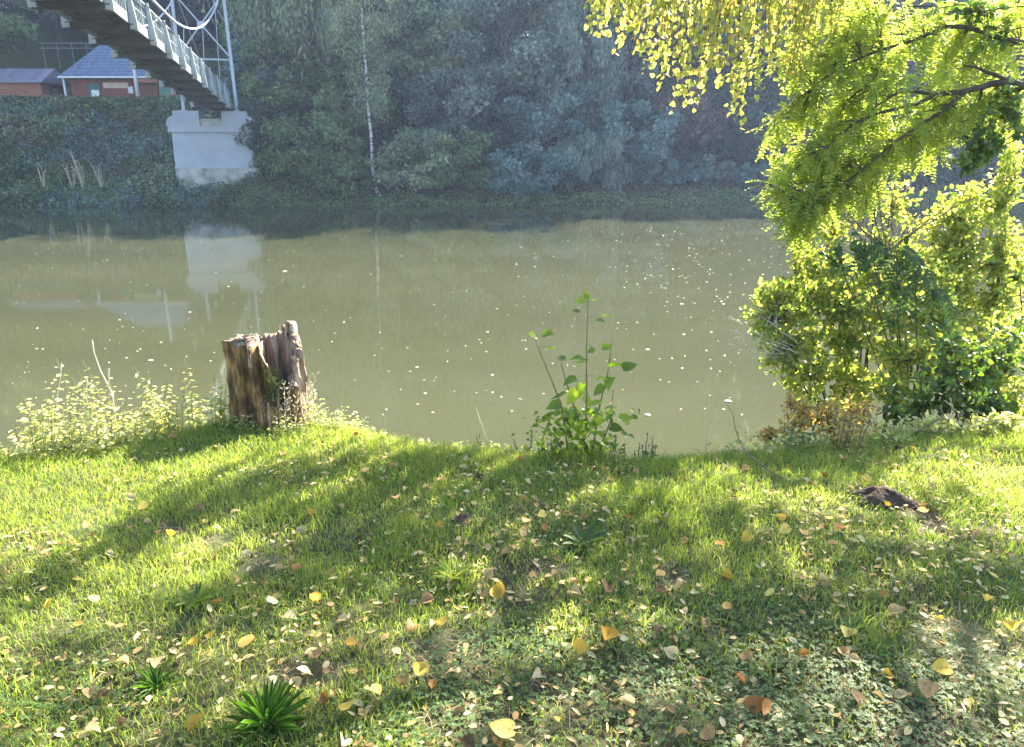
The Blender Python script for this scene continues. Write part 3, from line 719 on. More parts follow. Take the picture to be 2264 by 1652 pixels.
def sapling():
    base = on(1290, 1003); base[2] = gz(base[0], base[1])
    t = thing('sapling', 'slim leafy sapling with big heart-shaped leaves at the water edge', 'sapling', tuple(base))
    Yb = base[1]
    stems = [[(1292, 1000), (1297, 900), (1297, 760), (1300, 672)], [(1255, 995), (1243, 900), (1215, 830), (1180, 745)], [(1310, 1000), (1325, 900), (1345, 820), (1352, 760)],
             [(1325, 1000), (1350, 930), (1356, 860)], [(1240, 990), (1225, 960), (1180, 935)], [(1300, 995), (1270, 900), (1250, 840), (1240, 800)]]
    mb = MB()
    for i_, s in enumerate(stems):
        P = [at(a, b, Yb + .03 * (i_ - 2) * k / 3) - base for k, (a, b) in enumerate(s)]
        PP = [along(P, k / 8)[0] for k in range(9)]
        mb.tube(PP, list(np.linspace(.0058, .002, 9)), 6)
    big = [  # px,py,len,kind dir (screen), tilt
      (1292, 668, .055, (-1, .1)), (1308, 665, .05, (1, .3)), (1298, 660, .05, (0, .8)), (1280, 690, .045, (-1, .2)), (1318, 710, .05, (1, .1)), (1335, 700, .055, (1, .2)),
      (1182, 745, .065, (-.3, .2)), (1200, 740, .06, (.8, .2)), (1225, 770, .055, (-1, 0)), (1250, 795, .06, (-1, .1)), (1272, 800, .075, (1, .1)), (1285, 795, .06, (-1, .1)), (1332, 770, .055, (1, .3)), (1315, 775, .045, (-1, -.1)),
      (1350, 810, .085, (.6, .2)), (1352, 835, .075, (-.2, -.6)), (1378, 815, .075, (1, .3)), (1275, 838, .08, (-1, -.4)), (1290, 850, .08, (-.2, -.8)), (1320, 838, .065, (1, .1)), (1335, 855, .075, (-.6, -.7)),
      (1250, 872, .085, (-1, -.5)), (1275, 865, .09, (-.4, -.9)), (1240, 895, .085, (-1, -.3)), (1290, 880, .07, (.6, -.8)), (1230, 915, .08, (-1, -.2)), (1215, 925, .075, (-.9, -.5)), (1260, 905, .075, (.6, -.6)),
      (1310, 895, .07, (.8, .2)), (1340, 905, .07, (1, .2)), (1370, 925, .075, (1, 0)), (1330, 925, .07, (-.6, -.7)), (1350, 945, .075, (1, -.2)), (1300, 935, .08, (-.5, -.8)), (1275, 940, .08, (.5, -.8)), (1245, 950, .07, (-.8, -.5))]
    SP = np.array([p for s in stems for p in [along([at(a, b, Yb) - base for a, b in s], k / 12)[0] for k in range(13)]])
    mp_ = mb
    L = Leaves(T_heart(-.25, .22)); L2 = Leaves(T_heart(.2, .1))
    for a, b, l, (dx, dz) in big:
        c = at(a, b, Yb + random.uniform(-.07, .07)) - base
        d = np.array([dx, random.uniform(-.6, .2), dz * .8])
        n_ = np.array([random.uniform(-.4, .4), random.uniform(-.9, .3), 1.0])
        q_ = SP[np.argmin(np.linalg.norm(SP - c + [0, 0, -.03], axis=1))]; mp_.tube([q_, (q_ + c) / 2 + [0, 0, .008], c], [.0016, .0013, .001], 4, False)
        (L if random.random() < .5 else L2).add(c, d, n_, l * .98, l * .86, random.random())
    for k in range(330):
        a = random.gauss(1280, 55); b = random.uniform(905, 1005)
        c = at(a, b, Yb + random.uniform(-.12, .1)) - base
        L.add(c, np.array([random.uniform(-1, 1), random.uniform(-.7, .4), random.uniform(-.7, .5)]), rv(.5) + [0, -.3, 1], random.uniform(.022, .042), random.uniform(.018, .034), random.random())
    mb.build('stem', M['stem'], t, True)
    L.build('foliage', M['sapling'], t, smooth=True); L2.build('foliage', M['sapling'], t, smooth=True)
sapling()
weed('small_weed', 'low dark round-leaved plant at the left foot of the sapling', 'weed', edge_pt(1195, -.03), .17, (-.05, 0), M['darkleaf'], M['stem'], 8, .035, .028, 0, 0, 7, .09)
weed('small_weed', 'small yellowish weed to the right of the sapling foot', 'weed', edge_pt(1375, -.02), .15, (.1, 0), M['nettle'], M['stem'], 7, .035, .022, 0, 0, 7, .08)
weed('small_weed', 'small dark weed with brown seed heads further right of the sapling', 'weed', edge_pt(1425, 0), .19, (.05, 0), M['darkleaf'], M['twig'], 8, .028, .018, 0, 0, 6, .08)
weed('small_weed', 'thin wispy reddish weed at the edge left of the sapling', 'weed', edge_pt(1100, 0), .16, (-.1, 0), M['rustleaf'], M['twig'], 5, .018, .009, 0, 0, 5, .12)
weed('small_weed', 'broad silvery leaved weed at the foot of the right bushes', 'weed', on(1770, 985), .15, (0, 0), M['darkleaf'], M['stem'], 7, .075, .032, 0, .1, 5, .10)
weed('small_weed', 'brown withered weed before the right bushes', 'weed', on(1850, 985), .26, (.1, 0), M['rustleaf'], M['twig'], 9, .045, .025, 0, 0, 8, .12)

# filler vegetation on the slope just over the edge
L = Leaves(OVAL)
for px in range(-200, 2500, 3):
    for k in range(4):
        back = random.uniform(-.04, .35); p = edge_pt(px + random.uniform(-3, 3), back)
        dens = 1 if (px < 480 or px > 1600) else (.45 if px < 800 else .25)
        if random.random() > dens: continue
        hh = random.uniform(.02, .12 if px < 480 else .16 if px > 1600 else .08)
        for j_ in range(4):
            L.add(p + [random.uniform(-.03, .03), random.uniform(-.03, .03), hh * random.random()], np.array([random.uniform(-1, 1), random.uniform(-1, 1), random.uniform(-.3, .7)]), rv(.5) + [0, 0, .8], random.uniform(.02, .045), random.uniform(.012, .025), random.random())
tag(L.build('undergrowth', M['nettle'], smooth=True), 'low leafy undergrowth along the edge of the near bank', 'undergrowth', None, 'stuff')

# ------------------------------------------------------------------ branching foliage (right-hand trees and bushes)
def tree_from(name, label, cat, base, limbs, tw, mat, barkm, leaf='oval', ll=.05, lw=.03, twigm=None, down=0.0, group=None, trunk_r=.05, extra_parts=None):
    """limbs: list of polylines (world) that start on the trunk; tw: list of twigs (start, end, nleaves, sag)"""
    base = np.array(base, float)
    t = thing(name, label, cat, tuple(base), 0, group)
    for k, (pts, r0, r1) in enumerate(limbs):
        mb = MB(); P = [np.array(p) - base for p in pts]; n_ = max(6, len(P) * 2)
        Q = [along(P, i_ / (n_ - 1))[0] for i_ in range(n_)]
        Q = [q + (rv(.012) * r0 * 15 if 0 < i_ < n_ - 1 else 0) for i_, q in enumerate(Q)]
        mb.tube(Q, list(np.linspace(r0, r1, n_)), 8)
        mb.build('trunk' if k == 0 else 'branch', barkm, t, True)
    mb = MB(); L = Leaves(HEART if leaf == 'heart' else (OVAL if leaf in ('oval', 'pinnate') else QUAD))
    for (a, b, nl, sag) in tw:
        a = np.array(a) - base; b = np.array(b) - base; ln = np.linalg.norm(b - a)
        pts = curve_pts(a, b, (random.uniform(-.05, .05) * ln, random.uniform(-.05, .05) * ln, sag * ln), 5, .01 * ln)
        mb.tube(pts, [.004 + .003 * ln, .0035, .003, .002, .001], 4, False)
        for k in range(nl):
            q = 0.25 + .75 * (k + random.random()) / nl; c, d = along(pts, q)
            if leaf == 'pinnate':
                # a frond: rachis with leaflet pairs
                fl = random.uniform(.14, .24) * (ll / .03); dd = norm(d) * .4 + rv(.5) + np.array([0, 0, -.35 + down]); dd = dd / np.linalg.norm(dd)
                pts2 = [c, c + dd * fl * .5 + [0, 0, .01], c + dd * fl + [0, 0, -.03]]
                side = np.cross(dd, [0, 0, 1.0]) + rv(.25); side = side / (np.linalg.norm(side) + 1e-6); nn = np.cross(side, dd)
                r_ = random.random()
                for m_ in range(8):
                    qq = .15 + .85 * m_ / 8; cc, _ = along(pts2, qq)
                    for sg in (-1, 1):
                        L.add(cc, side * sg + dd * .35 + rv(.12), nn + rv(.25), ll * random.uniform(.8, 1.1), lw, min(1, max(0, r_ + random.uniform(-.2, .2))))
            else:
                dd = norm(d) * .3 + rv(.6) + np.array([0, 0, down])
                L.add(c + rv(.012), dd, rv(.7) + np.array([0, -.5, .6]), ll * random.uniform(.6, 1.25), lw * random.uniform(.7, 1.2), random.random())
    if tw:
        mb.build('twigs', twigm or barkm, t); L.build('foliage', mat, t, smooth=True)
    return t
def blob_twigs(blobs, hubs, nl, sag=0.05, maxlen=None, downbias=0):
    """blobs: (px,py,rx,ry,Y,ry_depth,n).  hubs: points twigs may start from (nearest with noise)"""
    out = []; H = np.array(hubs)
    for (px, py, rx, ry, Yc, dep, n_) in blobs:
        for _ in range(n_):
            th = random.uniform(0, 2 * PI); q = math.sqrt(random.random())
            e = at(px + rx * q * math.cos(th), py + ry * q * math.sin(th), Yc + random.uniform(-dep, dep))
            dd = np.linalg.norm(H - e, axis=1) * (1 + .25 * np.array([random.random() for _ in range(len(H))]))
            s = H[int(np.argmin(dd))]
            v = e - s; l_ = np.linalg.norm(v)
            mx = maxlen or .55
            if l_ > mx: s = e - v / l_ * mx * random.uniform(.7, 1.1) + np.array([0, 0, downbias]) + rv(.04)
            out.append((s, e, nl, sag))
    return out
def hubs_on(limbs, k=10):
    out = []
    for pts, _, _ in limbs:
        P = [np.array(p, float) for p in pts]
        for i_ in range(k): out.append(along(P, (i_ + .5) / k)[0])
    return out

# feathery locust tree, trunk outside the frame on the right
YL = 6.6
tb = np.array([6.9, 6.4, gz(6.9, 6.4)])
fork = np.array([6.5, 6.5, 2.5])
Pt = lambda a, b, c=YL: at(a, b, c - .42)
limbs = [([tb, (6.7, 6.4, 1.0), fork, (6.3, 6.9, 5.0)], .13, .06),
         ([fork, Pt(2280, 195), Pt(2230, 178), Pt(2140, 200), Pt(2080, 210), Pt(2000, 235), Pt(1900, 265), Pt(1800, 350)], .032, .005),
         ([fork, Pt(2300, 100, 6.8), Pt(2200, 80, 6.8), Pt(2110, 50, 6.8), Pt(2030, 88, 6.8), Pt(1950, 110, 6.8), Pt(1870, 140, 6.8), Pt(1770, 215, 6.8)], .026, .005),
         ([Pt(2080, 210), Pt(1990, 200), Pt(1930, 240), Pt(1880, 300)][::1], .014, .004),
         ([Pt(1950, 105, 6.8), Pt(1945, 160, 6.8), Pt(1905, 200, 6.8)], .01, .004),
         ([Pt(2140, 200), Pt(2060, 260), Pt(1960, 330), Pt(1850, 420), Pt(1750, 470)], .018, .004),
         ([Pt(2230, 178), Pt(2160, 150), Pt(2130, 145)], .016, .005)]
blobs = [(1960, 60, 150, 70, 6.7, .5, 54), (2130, 90, 110, 90, 6.8, .6, 46), (1880, 170, 110, 70, 6.6, .4, 48), (2040, 230, 140, 80, 6.5, .5, 57), (1820, 270, 80, 50, 6.6, .3, 26), (1730, 295, 45, 45, 6.6, .2, 14),
         (1730, 350, 30, 30, 6.6, .2, 6), (1900, 320, 110, 60, 6.5, .4, 48), (1780, 400, 90, 40, 6.4, .3, 37), (1860, 370, 80, 40, 6.5, .3, 28), (1720, 395, 40, 18, 6.4, .2, 9), (1790, 520, 40, 50, 6.3, .3, 9), (1900, 430, 60, 40, 6.5, .3, 14), (1800, 450, 50, 30, 6.4, .3, 23),
         (1730, 475, 35, 25, 6.4, .2, 10), (2160, 240, 80, 80, 6.7, .5, 31), (2010, 330, 80, 40, 6.5, .4, 23), (1760, 120, 50, 60, 6.8, .4, 14), (2260, 130, 60, 150, 6.8, .5, 23), (2200, 30, 100, 60, 6.9, .5, 23), (1860, 20, 80, 60, 6.8, .5, 23)]
tree_from('locust_tree', 'feathery yellow-green tree reaching in from the right over the river', 'tree', tb, limbs,
          blob_twigs(blobs, hubs_on(limbs[1:], 12), 6, .05, .5), M['locust'], M['bark'], 'pinnate', .033, .017)

# broad-leaved tree whose twigs hang in from above; its crown shades the lawn
YH = 6.4
tb2 = np.array([8.8, 8.6, gz(8.8, 8.6)])
f2 = np.array([8.0, 8.4, 4.6])
limbs = [([tb2, (8.6, 8.6, 1.5), f2, (7.4, 8.6, 7.5)], .20, .08),
         ([f2, (6.2, 8.0, 4.9), (4.6, 7.4, 4.4), (2.9, 6.8, 3.8), (1.6, 6.4, 3.3)], .07, .012),
         ([f2, (6.6, 9.0, 5.6), (5.0, 8.7, 5.8), (3.2, 8.0, 5.7), (1.5, 7.4, 5.4)], .07, .012),
         ([f2, (7.0, 7.6, 5.2), (5.6, 6.6, 5.0), (4.4, 5.8, 4.6)], .05, .012),
         ([(5.0, 8.7, 5.8), (4.4, 7.8, 6.2), (3.6, 6.8, 6.2), (2.6, 6.0, 6.0)], .04, .01)]
tw = []
COLS = [(1830, 40, 110), (1860, 20, 60), (1770, 60, 170), (1740, 100, 210), (1310, 10, 50), (1325, 40, 90), (1350, 60, 60), (1390, 80, 120), (1420, 110, 170), (1450, 30, 150), (1480, 100, 200), (1505, 130, 250), (1535, 120, 245), (1560, 60, 190), (1590, 70, 180), (1615, 120, 260), (1630, 150, 285), (1655, 90, 210),
        (1690, 90, 190), (1715, 90, 170), (1745, 70, 150), (1785, 50, 130), (1560, 20, 70), (1640, 20, 90), (1720, 10, 70), (1400, 10, 60), (1470, 0, 60), (1800, 10, 90), (1600, 0, 60)]
for (px, y0, y1) in COLS:
    for r_ in range(6):
        Yq = YH + random.uniform(-.35, .35)
        s = at(px + random.uniform(5, 60), -90 + random.uniform(-30, 20), Yq); e = at(px + random.uniform(-26, 26), y1 - random.uniform(0, 70) * (r_ > 0), Yq + random.uniform(-.1, .1))
        tw.append((s, e, 17, .02))
def shade_clump(px, py, rad, nt, hh=None):  # unseen leaf clump put on the sun ray to shade this lawn spot
    g = on(px, py); h_ = hh or random.uniform(3.5, 4.3); c = g + SUN * (h_ / SUN[2])
    for _ in range(nt):
        e = c + rv(rad * .42) + SUN * random.gauss(0, .12) + np.array([SUN[0], SUN[1], 0]) * random.gauss(0, rad * .6); s = e + rv(.1) + np.array([.18, .05, .12]); tw.append((s, e, 9, .03))
SH = [(905, 1010, .16, 9), (1000, 1030, .12, 5), (480, 1110, .14, 7), (600, 1080, .12, 5), (700, 1050, .10, 3), (330, 1180, .16, 6), (180, 1230, .2, 9), (60, 1300, .2, 7), (600, 1150, .15, 5),
      (700, 1180, .3, 20), (880, 1150, .28, 18), (1050, 1170, .28, 20), (1250, 1170, .28, 20), (1430, 1160, .26, 16), (1590, 1140, .2, 8), (1440, 1060, .14, 6), (1180, 1090, .12, 3), (800, 1250, .28, 16), (600, 1290, .26, 16),
      (420, 1330, .22, 12), (300, 1400, .2, 9), (950, 1250, .2, 10), (1150, 1260, .26, 16), (1350, 1250, .28, 18), (1560, 1230, .28, 16), (1700, 1180, .25, 12), (1880, 1200, .26, 16), (2050, 1120, .2, 8), (2150, 1230, .26, 16),
      (1750, 1300, .28, 20), (1950, 1330, .3, 22), (2100, 1380, .26, 18), (1600, 1350, .25, 14), (1450, 1380, .22, 9), (1250, 1370, .2, 7), (1080, 1400, .18, 6), (850, 1380, .2, 9), (700, 1440, .2, 9), (500, 1450, .2, 9), (300, 1500, .2, 9),
      (120, 1430, .18, 7), (1700, 1450, .26, 18), (1880, 1480, .26, 18), (2080, 1520, .26, 18), (1500, 1480, .25, 14), (1300, 1520, .22, 10), (1100, 1560, .2, 8), (900, 1480, .2, 9), (780, 1580, .2, 10), (600, 1550, .2, 10), (380, 1600, .2, 8),
      (1450, 1600, .25, 15), (1650, 1600, .26, 18), (1900, 1600, .25, 16), (2150, 1600, .25, 14), (200, 1620, .2, 6), (1000, 1680, .2, 8), (1250, 1680, .2, 8)]
for a_, b_, r_, n_ in SH: shade_clump(a_, b_, r_ * .95, int(n_ * (2.0 if b_ < 1320 else 0.95)))
tree_from('linden_tree', 'broad-leaved tree with yellow leaves hanging in from above right of centre', 'tree', tb2, limbs, tw, M['linden'], M['bark'], 'heart', .044, .040, M['twig'], -.5)

# bushes on the right bank
def bush(name, label, base, blobs, mat, leaf, ll, lw, nl, nlimb=7, down=0., maxlen=.45, barkm='bark', sag=.04, extra=None, r0=.018):
    base = np.array(base, float); limbs = []
    tot = [b for b in blobs]
    for k in range(nlimb):
        b = tot[k % len(tot)]; e = at(b[0] + random.uniform(-.5, .5) * b[2], b[1] + random.uniform(-.5, .5) * b[3], b[4] + random.uniform(-.5, .5) * b[5])
        mid = base * .5 + e * .5 + rv(.08) + np.array([0, 0, .12])
        limbs.append(([base + rv(.05) * [1, 1, 0], mid, e], r0, .004))
    if extra: limbs += extra
    return tree_from(name, label, 'bush', base, limbs, blob_twigs(blobs, hubs_on(limbs, 9), nl, sag, maxlen), M[mat], M[barkm], leaf, ll, lw, M['twig'], down)
def bp(px, Y_):
    d = ray(px, 900); x_ = d[0] * Y_ / d[1]; return np.array([x_, Y_, gz(x_, Y_)])
bush('river_bush', 'large yellow-green round-leaved bush leaning out over the water on the right', bp(2000, 6.30),
     [(2050, 620, 90, 80, 6.3, .4, 90), (2080, 720, 90, 70, 6.2, .4, 80), (1950, 600, 70, 60, 6.4, .3, 60), (1760, 640, 100, 35, 6.50, .3, 83), (1720, 700, 90, 60, 6.40, .3, 76), (1850, 680, 110, 70, 6.30, .4, 117), (1780, 770, 120, 50, 6.30, .3, 95), (1900, 780, 120, 60, 6.20, .4, 106), (1850, 850, 110, 50, 6.10, .3, 83), (1760, 830, 60, 40, 6.20, .3, 38),
      (1980, 700, 90, 80, 6.30, .4, 95), (1690, 790, 40, 25, 6.30, .2, 15), (1720, 630, 50, 18, 6.50, .2, 22), (1790, 560, 50, 50, 6.70, .3, 41), (1850, 600, 60, 40, 6.60, .3, 41)],
     'bush', 'oval', .043, .034, 17, 9, -.05)
bush('river_bush', 'bright yellow-green bush filling the right edge above the brambles', bp(2300, 6.70),
     [(2230, 560, 60, 70, 6.90, 0.4, 60), (2200, 620, 70, 60, 6.9, .4, 50), (2150, 450, 90, 50, 7.00, .4, 100), (2180, 540, 90, 70, 6.90, .4, 115), (2080, 500, 60, 40, 7.00, .3, 43), (2200, 650, 80, 80, 6.70, .4, 97), (2090, 620, 80, 60, 6.70, .3, 79), (2230, 400, 50, 40, 7.10, .3, 28), (2150, 740, 90, 60, 6.50, .3, 79), (2240, 330, 30, 40, 7.10, .3, 18)],
     'bush', 'oval', .043, .034, 17, 8, -.1)
bush('elder_bush', 'lit twiggy bush with thin tangled branches below the locust tree', bp(1950, 6.90),
     [(2010, 520, 70, 40, 6.9, .3, 40), (2060, 560, 60, 40, 6.8, .3, 34), (1960, 560, 60, 40, 6.8, .3, 30), (1900, 470, 90, 60, 7.10, .4, 44), (1830, 480, 60, 30, 7.10, .3, 28), (1990, 430, 60, 60, 7.10, .4, 35), (1920, 390, 40, 30, 7.10, .3, 22), (1780, 500, 40, 30, 7.00, .2, 22), (1800, 540, 50, 40, 6.90, .3, 28)],
     'bush', 'oval', .045, .03, 8, 8, -.1, .5)
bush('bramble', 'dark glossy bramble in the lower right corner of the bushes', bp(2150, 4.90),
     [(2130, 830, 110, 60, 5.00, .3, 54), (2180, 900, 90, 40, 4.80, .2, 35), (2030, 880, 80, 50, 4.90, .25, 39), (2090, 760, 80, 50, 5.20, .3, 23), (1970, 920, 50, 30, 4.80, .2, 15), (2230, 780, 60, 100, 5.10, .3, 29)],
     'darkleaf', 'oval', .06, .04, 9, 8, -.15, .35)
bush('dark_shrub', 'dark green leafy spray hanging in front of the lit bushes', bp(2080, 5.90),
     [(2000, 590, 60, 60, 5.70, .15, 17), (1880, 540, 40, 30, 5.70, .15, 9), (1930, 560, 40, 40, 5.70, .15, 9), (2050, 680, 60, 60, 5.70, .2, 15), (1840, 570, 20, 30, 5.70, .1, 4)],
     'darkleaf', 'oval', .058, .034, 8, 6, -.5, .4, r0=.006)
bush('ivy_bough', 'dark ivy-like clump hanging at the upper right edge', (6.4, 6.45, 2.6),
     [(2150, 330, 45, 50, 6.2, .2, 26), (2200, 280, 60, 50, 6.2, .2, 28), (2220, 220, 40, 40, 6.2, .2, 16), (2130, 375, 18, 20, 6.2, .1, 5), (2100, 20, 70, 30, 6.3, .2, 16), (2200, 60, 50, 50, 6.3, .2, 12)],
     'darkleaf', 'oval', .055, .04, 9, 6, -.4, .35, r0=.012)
bush('autumn_bush', 'low yellow and rust coloured weeds under the leaning bush', bp(1830, 4.80),
     [(1770, 900, 50, 40, 4.90, .2, 32), (1830, 930, 80, 40, 4.80, .2, 54), (1740, 940, 40, 30, 4.80, .2, 19), (1880, 900, 60, 40, 4.90, .2, 38), (1700, 965, 40, 18, 4.60, .15, 16), (1900, 960, 60, 25, 4.50, .15, 28)],
     'rustleaf', 'oval', .035, .022, 10, 8, 0, .25, 'twig', r0=.007)
bush('leafy_shrub', 'mid green leafy shrub between the leaning bush and the dark bramble', bp(2060, 5.4),
     [(2020, 790, 90, 60, 5.6, .3, 60), (2120, 770, 90, 50, 5.6, .3, 50), (1980, 860, 70, 50, 5.4, .25, 44), (2170, 800, 90, 60, 5.3, .2, 50), (2240, 890, 30, 60, 4.9, .2, 24), (2210, 850, 50, 60, 5.4, .3, 36), (2230, 720, 50, 60, 5.7, .3, 36)],
     'bush', 'oval', .045, .032, 12, 8, -.1, .35, r0=.008)
bush('leafy_weed', 'pale green leafy weeds lit by the sun below the brambles', bp(2120, 4.2),
     [(2050, 950, 60, 25, 4.2, .15, 22), (2150, 950, 80, 30, 4.2, .15, 34), (2220, 940, 50, 30, 4.2, .15, 18), (1980, 975, 50, 18, 4.0, .12, 14)],
     'nettle', 'oval', .045, .028, 8, 8, 0, .22, 'stem', r0=.005)
# pinnate dark fronds
def fronds():
    base = bp(2050, 5.7)
    t = thing('fern_leaved_shoot', 'shoot with long dark comb-like leaves in front of the bright bushes', 'shrub', tuple(base))
    mb = MB(); L = Leaves(OVAL)
    top = at(1980, 545, 5.6) - base
    mb.tube(curve_pts((0, 0, 0), top, (.05, 0, .1), 6), [.012, .011, .009, .007, .005, .003], 6)
    for (x0, y0, x1, y1) in [(1990, 560, 1895, 690), (2010, 570, 1945, 680), (2030, 560, 2000, 700), (1970, 545, 1870, 620), (2050, 590, 2060, 730), (1985, 545, 2060, 640), (2000, 640, 1960, 740), (2060, 640, 2110, 720)]:
        a_ = at(x0, y0, 5.6) - base; b_ = at(x1, y1, 5.55 + random.uniform(-.15, .15)) - base; pts = curve_pts(a_, b_, (0, 0, .06), 7)
        mb.tube(pts, [.0035, .003, .0028, .0025, .002, .0015, .001], 4, False)
        for k in range(12):
            c, d = along(pts, .1 + .88 * k / 12); d = d / np.linalg.norm(d); side = np.cross(d, [0, -.7, .7]); side /= np.linalg.norm(side)
            for sg in (-1, 1): L.add(c, side * sg + d * .5 + [0, 0, -.25], np.array([0, -.8, .6]) + rv(.15), .075, .024, random.random() * .4)
    mb.build('stem', M['stem'], t); L.build('foliage', M['darkleaf'], t, smooth=True)
fronds()
# dry twigs reaching over the water
def dry_twigs():
    base = at(1800, 800, 6.1)
    t = thing('dead_branch', 'pale dead twiggy branch poking left out of the leaning bush', 'branch', tuple(base))
    mb = MB()
    for (x1, y1) in [(1612, 700), (1625, 730), (1640, 780), (1610, 760), (1660, 690), (1670, 740), (1630, 750)]:
        e = at(x1, y1, 6.1 + random.uniform(-.15, .15)) - base
        pts = curve_pts(rv(.02), e, (0, 0, random.uniform(-.03, .06)), 7, .015); mb.tube(pts, list(np.linspace(.006, .0012, 7)), 5, False)
        for k in range(7):
            c, d = along(pts, random.uniform(.4, .98)); mb.tube([c, c + d * .2 + rv(.035), c + d * .3 + rv(.06)], [.0018, .0014, .0007], 4, False)
    mb.build('twigs', M['palebark'], t)
    L = Leaves(OVAL)
    for k in range(90):
        p = at(random.uniform(1630, 1780), random.uniform(690, 800), 6.1 + random.uniform(-.2, .2)) - base
        L.add(p, rv(1), rv(1), .022, .013, random.random())
    L.build('foliage', M['dryweed'], t, smooth=True)
    base = at(1960, 560, 6.2)
    t = thing('dead_branch', 'tangle of thin grey dead twigs arching under the locust tree', 'branch', tuple(base))
    mb = MB()
    for (x1, y1) in [(1830, 440), (1870, 430), (1790, 470), (1900, 410), (1980, 420), (2060, 440), (1850, 480), (2120, 470), (2150, 400), (2230, 410), (1930, 370)]:
        e = at(x1, y1, 6.3 + random.uniform(-.3, .3)) - base
        pts = curve_pts(rv(.03), e, (0, 0, random.uniform(0, .12)), 8, .02); mb.tube(pts, list(np.linspace(.007, .0015, 8)), 5, False)
        for k in range(4):
            c, d = along(pts, random.uniform(.3, .95)); mb.tube([c, c + rv(.06), c + rv(.1) + d * .3], [.002, .0015, .0008], 4, False)
    mb.build('twigs', M['twig'], t)
dry_twigs()

# ------------------------------------------------------------------ the far bank: trees
def far_tree(name, label, px, Yb, h, w, mat, shape='round', nleaf=9000, size=.22, bottom=.1, cat='tree', group=None, base_z=None, trunk='farbark', tr=None, depth=None, x=None, sub=.25):
    if x is None:
        d = ray(px, 430); x = d[0] * Yb / d[1]
    z0 = gz(x, Yb) if base_z is None else base_z
    base = np.array([x, Yb, z0]); t = thing(name, label, cat, tuple(base), 0, group)
    rw = w / 2; dp = (depth or w) / 2; hb = h * bottom; cz = (h + hb) / 2; rz = (h - hb) / 2
    r0 = tr or max(.05, h * .014)
    mb = MB(); tp = curve_pts((0, 0, -.3), (random.uniform(-.05, .05) * h, 0, h * .88), (random.uniform(-.02, .02) * h, 0, 0), 7, .01 * h)
    mb.tube(tp, list(np.linspace(r0, r0 * .25, 7)), 8)
    size *= 1.6; nleaf = int(nleaf * 0.95); w *= 1.18; rw = w / 2; dp = (depth or w) / 2
    L = Leaves(QUAD)
    nc = max(14, int(nleaf / 190)); per = nleaf // nc
    for k in range(nc):
        if shape == 'cone':
            q = random.random() ** .8; rr = rw * (1 - q) * random.uniform(.55, 1.05) + .15; th = random.uniform(0, 2 * PI)
            c = np.array([rr * math.cos(th), rr * math.sin(th), hb + (h - hb) * q]); cr = np.array([.28 * rw * (1.15 - q), .28 * rw * (1.15 - q), .10 * rw + .12])
        else:
            v = rv(1); v /= np.linalg.norm(v); v[2] = v[2] if v[2] > -.55 else -.55
            q = random.uniform(.45, 1.0) ** .6
            lump = 1 + .28 * (random.random() - .5)
            c = np.array([v[0] * rw * q, v[1] * dp * q, cz + v[2] * rz * q]) * [lump, lump, 1]
            s_ = random.uniform(.16, .34) * min(rw, rz * 1.2); cr = np.array([s_ * 1.15, s_ * 1.15, s_ * .7])
        if k % 4 == 0:
            a_, _ = along(tp, min(.95, max(.1, (c[2] / h) * .75))); mb.tube(curve_pts(a_, c, (0, 0, .04 * h), 4), [r0 * .45, r0 * .3, r0 * .2, r0 * .1], 5, False)
        u = rg.normal(0, 1, (per, 3)); u /= np.linalg.norm(u, axis=1, keepdims=True); rad = rg.random((per, 1)) ** .45
        P = c + u * rad * cr; nn = u * .9 + rg.normal(0, .6, (per, 3)) + [0, 0, .5]
        if shape == 'weep':
            ln = rg.random(per) ** 1.5; P[:, 2] -= ln * .35 * rz; P[:, 0] = c[0] + (P[:, 0] - c[0]) * (1 - .3 * ln)
            D = np.stack([rg.normal(0, .25, per), rg.normal(0, .25, per), -np.ones(per)], 1); sz = size * (.7 + .6 * rg.random(per)); wd = sz * .38
        elif shape == 'cone':
            D = np.stack([P[:, 0] * .6, P[:, 1] * .6, -.35 * np.ones(per) * rw], 1) + rg.normal(0, .3, (per, 3)); sz = size * (.8 + .6 * rg.random(per)); wd = sz * .3
        else:
            D = rg.normal(0, 1, (per, 3)) + [0, 0, -.4]; sz = size * (.6 + .7 * rg.random(per)); wd = sz * .62
        base_r = random.uniform(0, 1)
        L.add(P, D, nn, sz, wd, np.clip(.45 * base_r + .55 * rg.random(per), 0, 1))
    mb.build('trunk', M[trunk], t, True); L.build('crown', M[mat], t)
    return t
ft = far_tree
# the big ones, left to right
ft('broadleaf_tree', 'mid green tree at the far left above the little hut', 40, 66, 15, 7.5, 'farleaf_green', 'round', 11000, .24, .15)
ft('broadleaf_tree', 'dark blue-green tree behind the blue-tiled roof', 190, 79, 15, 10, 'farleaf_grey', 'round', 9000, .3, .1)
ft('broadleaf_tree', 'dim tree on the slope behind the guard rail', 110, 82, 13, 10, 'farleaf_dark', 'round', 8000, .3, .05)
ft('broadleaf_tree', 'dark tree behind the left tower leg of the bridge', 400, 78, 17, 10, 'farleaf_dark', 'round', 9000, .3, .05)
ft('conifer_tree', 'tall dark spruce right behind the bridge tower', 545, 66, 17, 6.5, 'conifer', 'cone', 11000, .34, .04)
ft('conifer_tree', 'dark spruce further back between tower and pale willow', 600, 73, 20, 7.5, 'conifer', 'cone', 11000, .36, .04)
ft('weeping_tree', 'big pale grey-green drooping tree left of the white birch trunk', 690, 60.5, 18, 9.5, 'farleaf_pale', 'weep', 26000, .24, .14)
ft('weeping_tree', 'pale drooping tree whose top left catches the light beside the tower', 610, 63.5, 15.5, 5.5, 'farleaf_pale', 'weep', 11000, .24, .3)
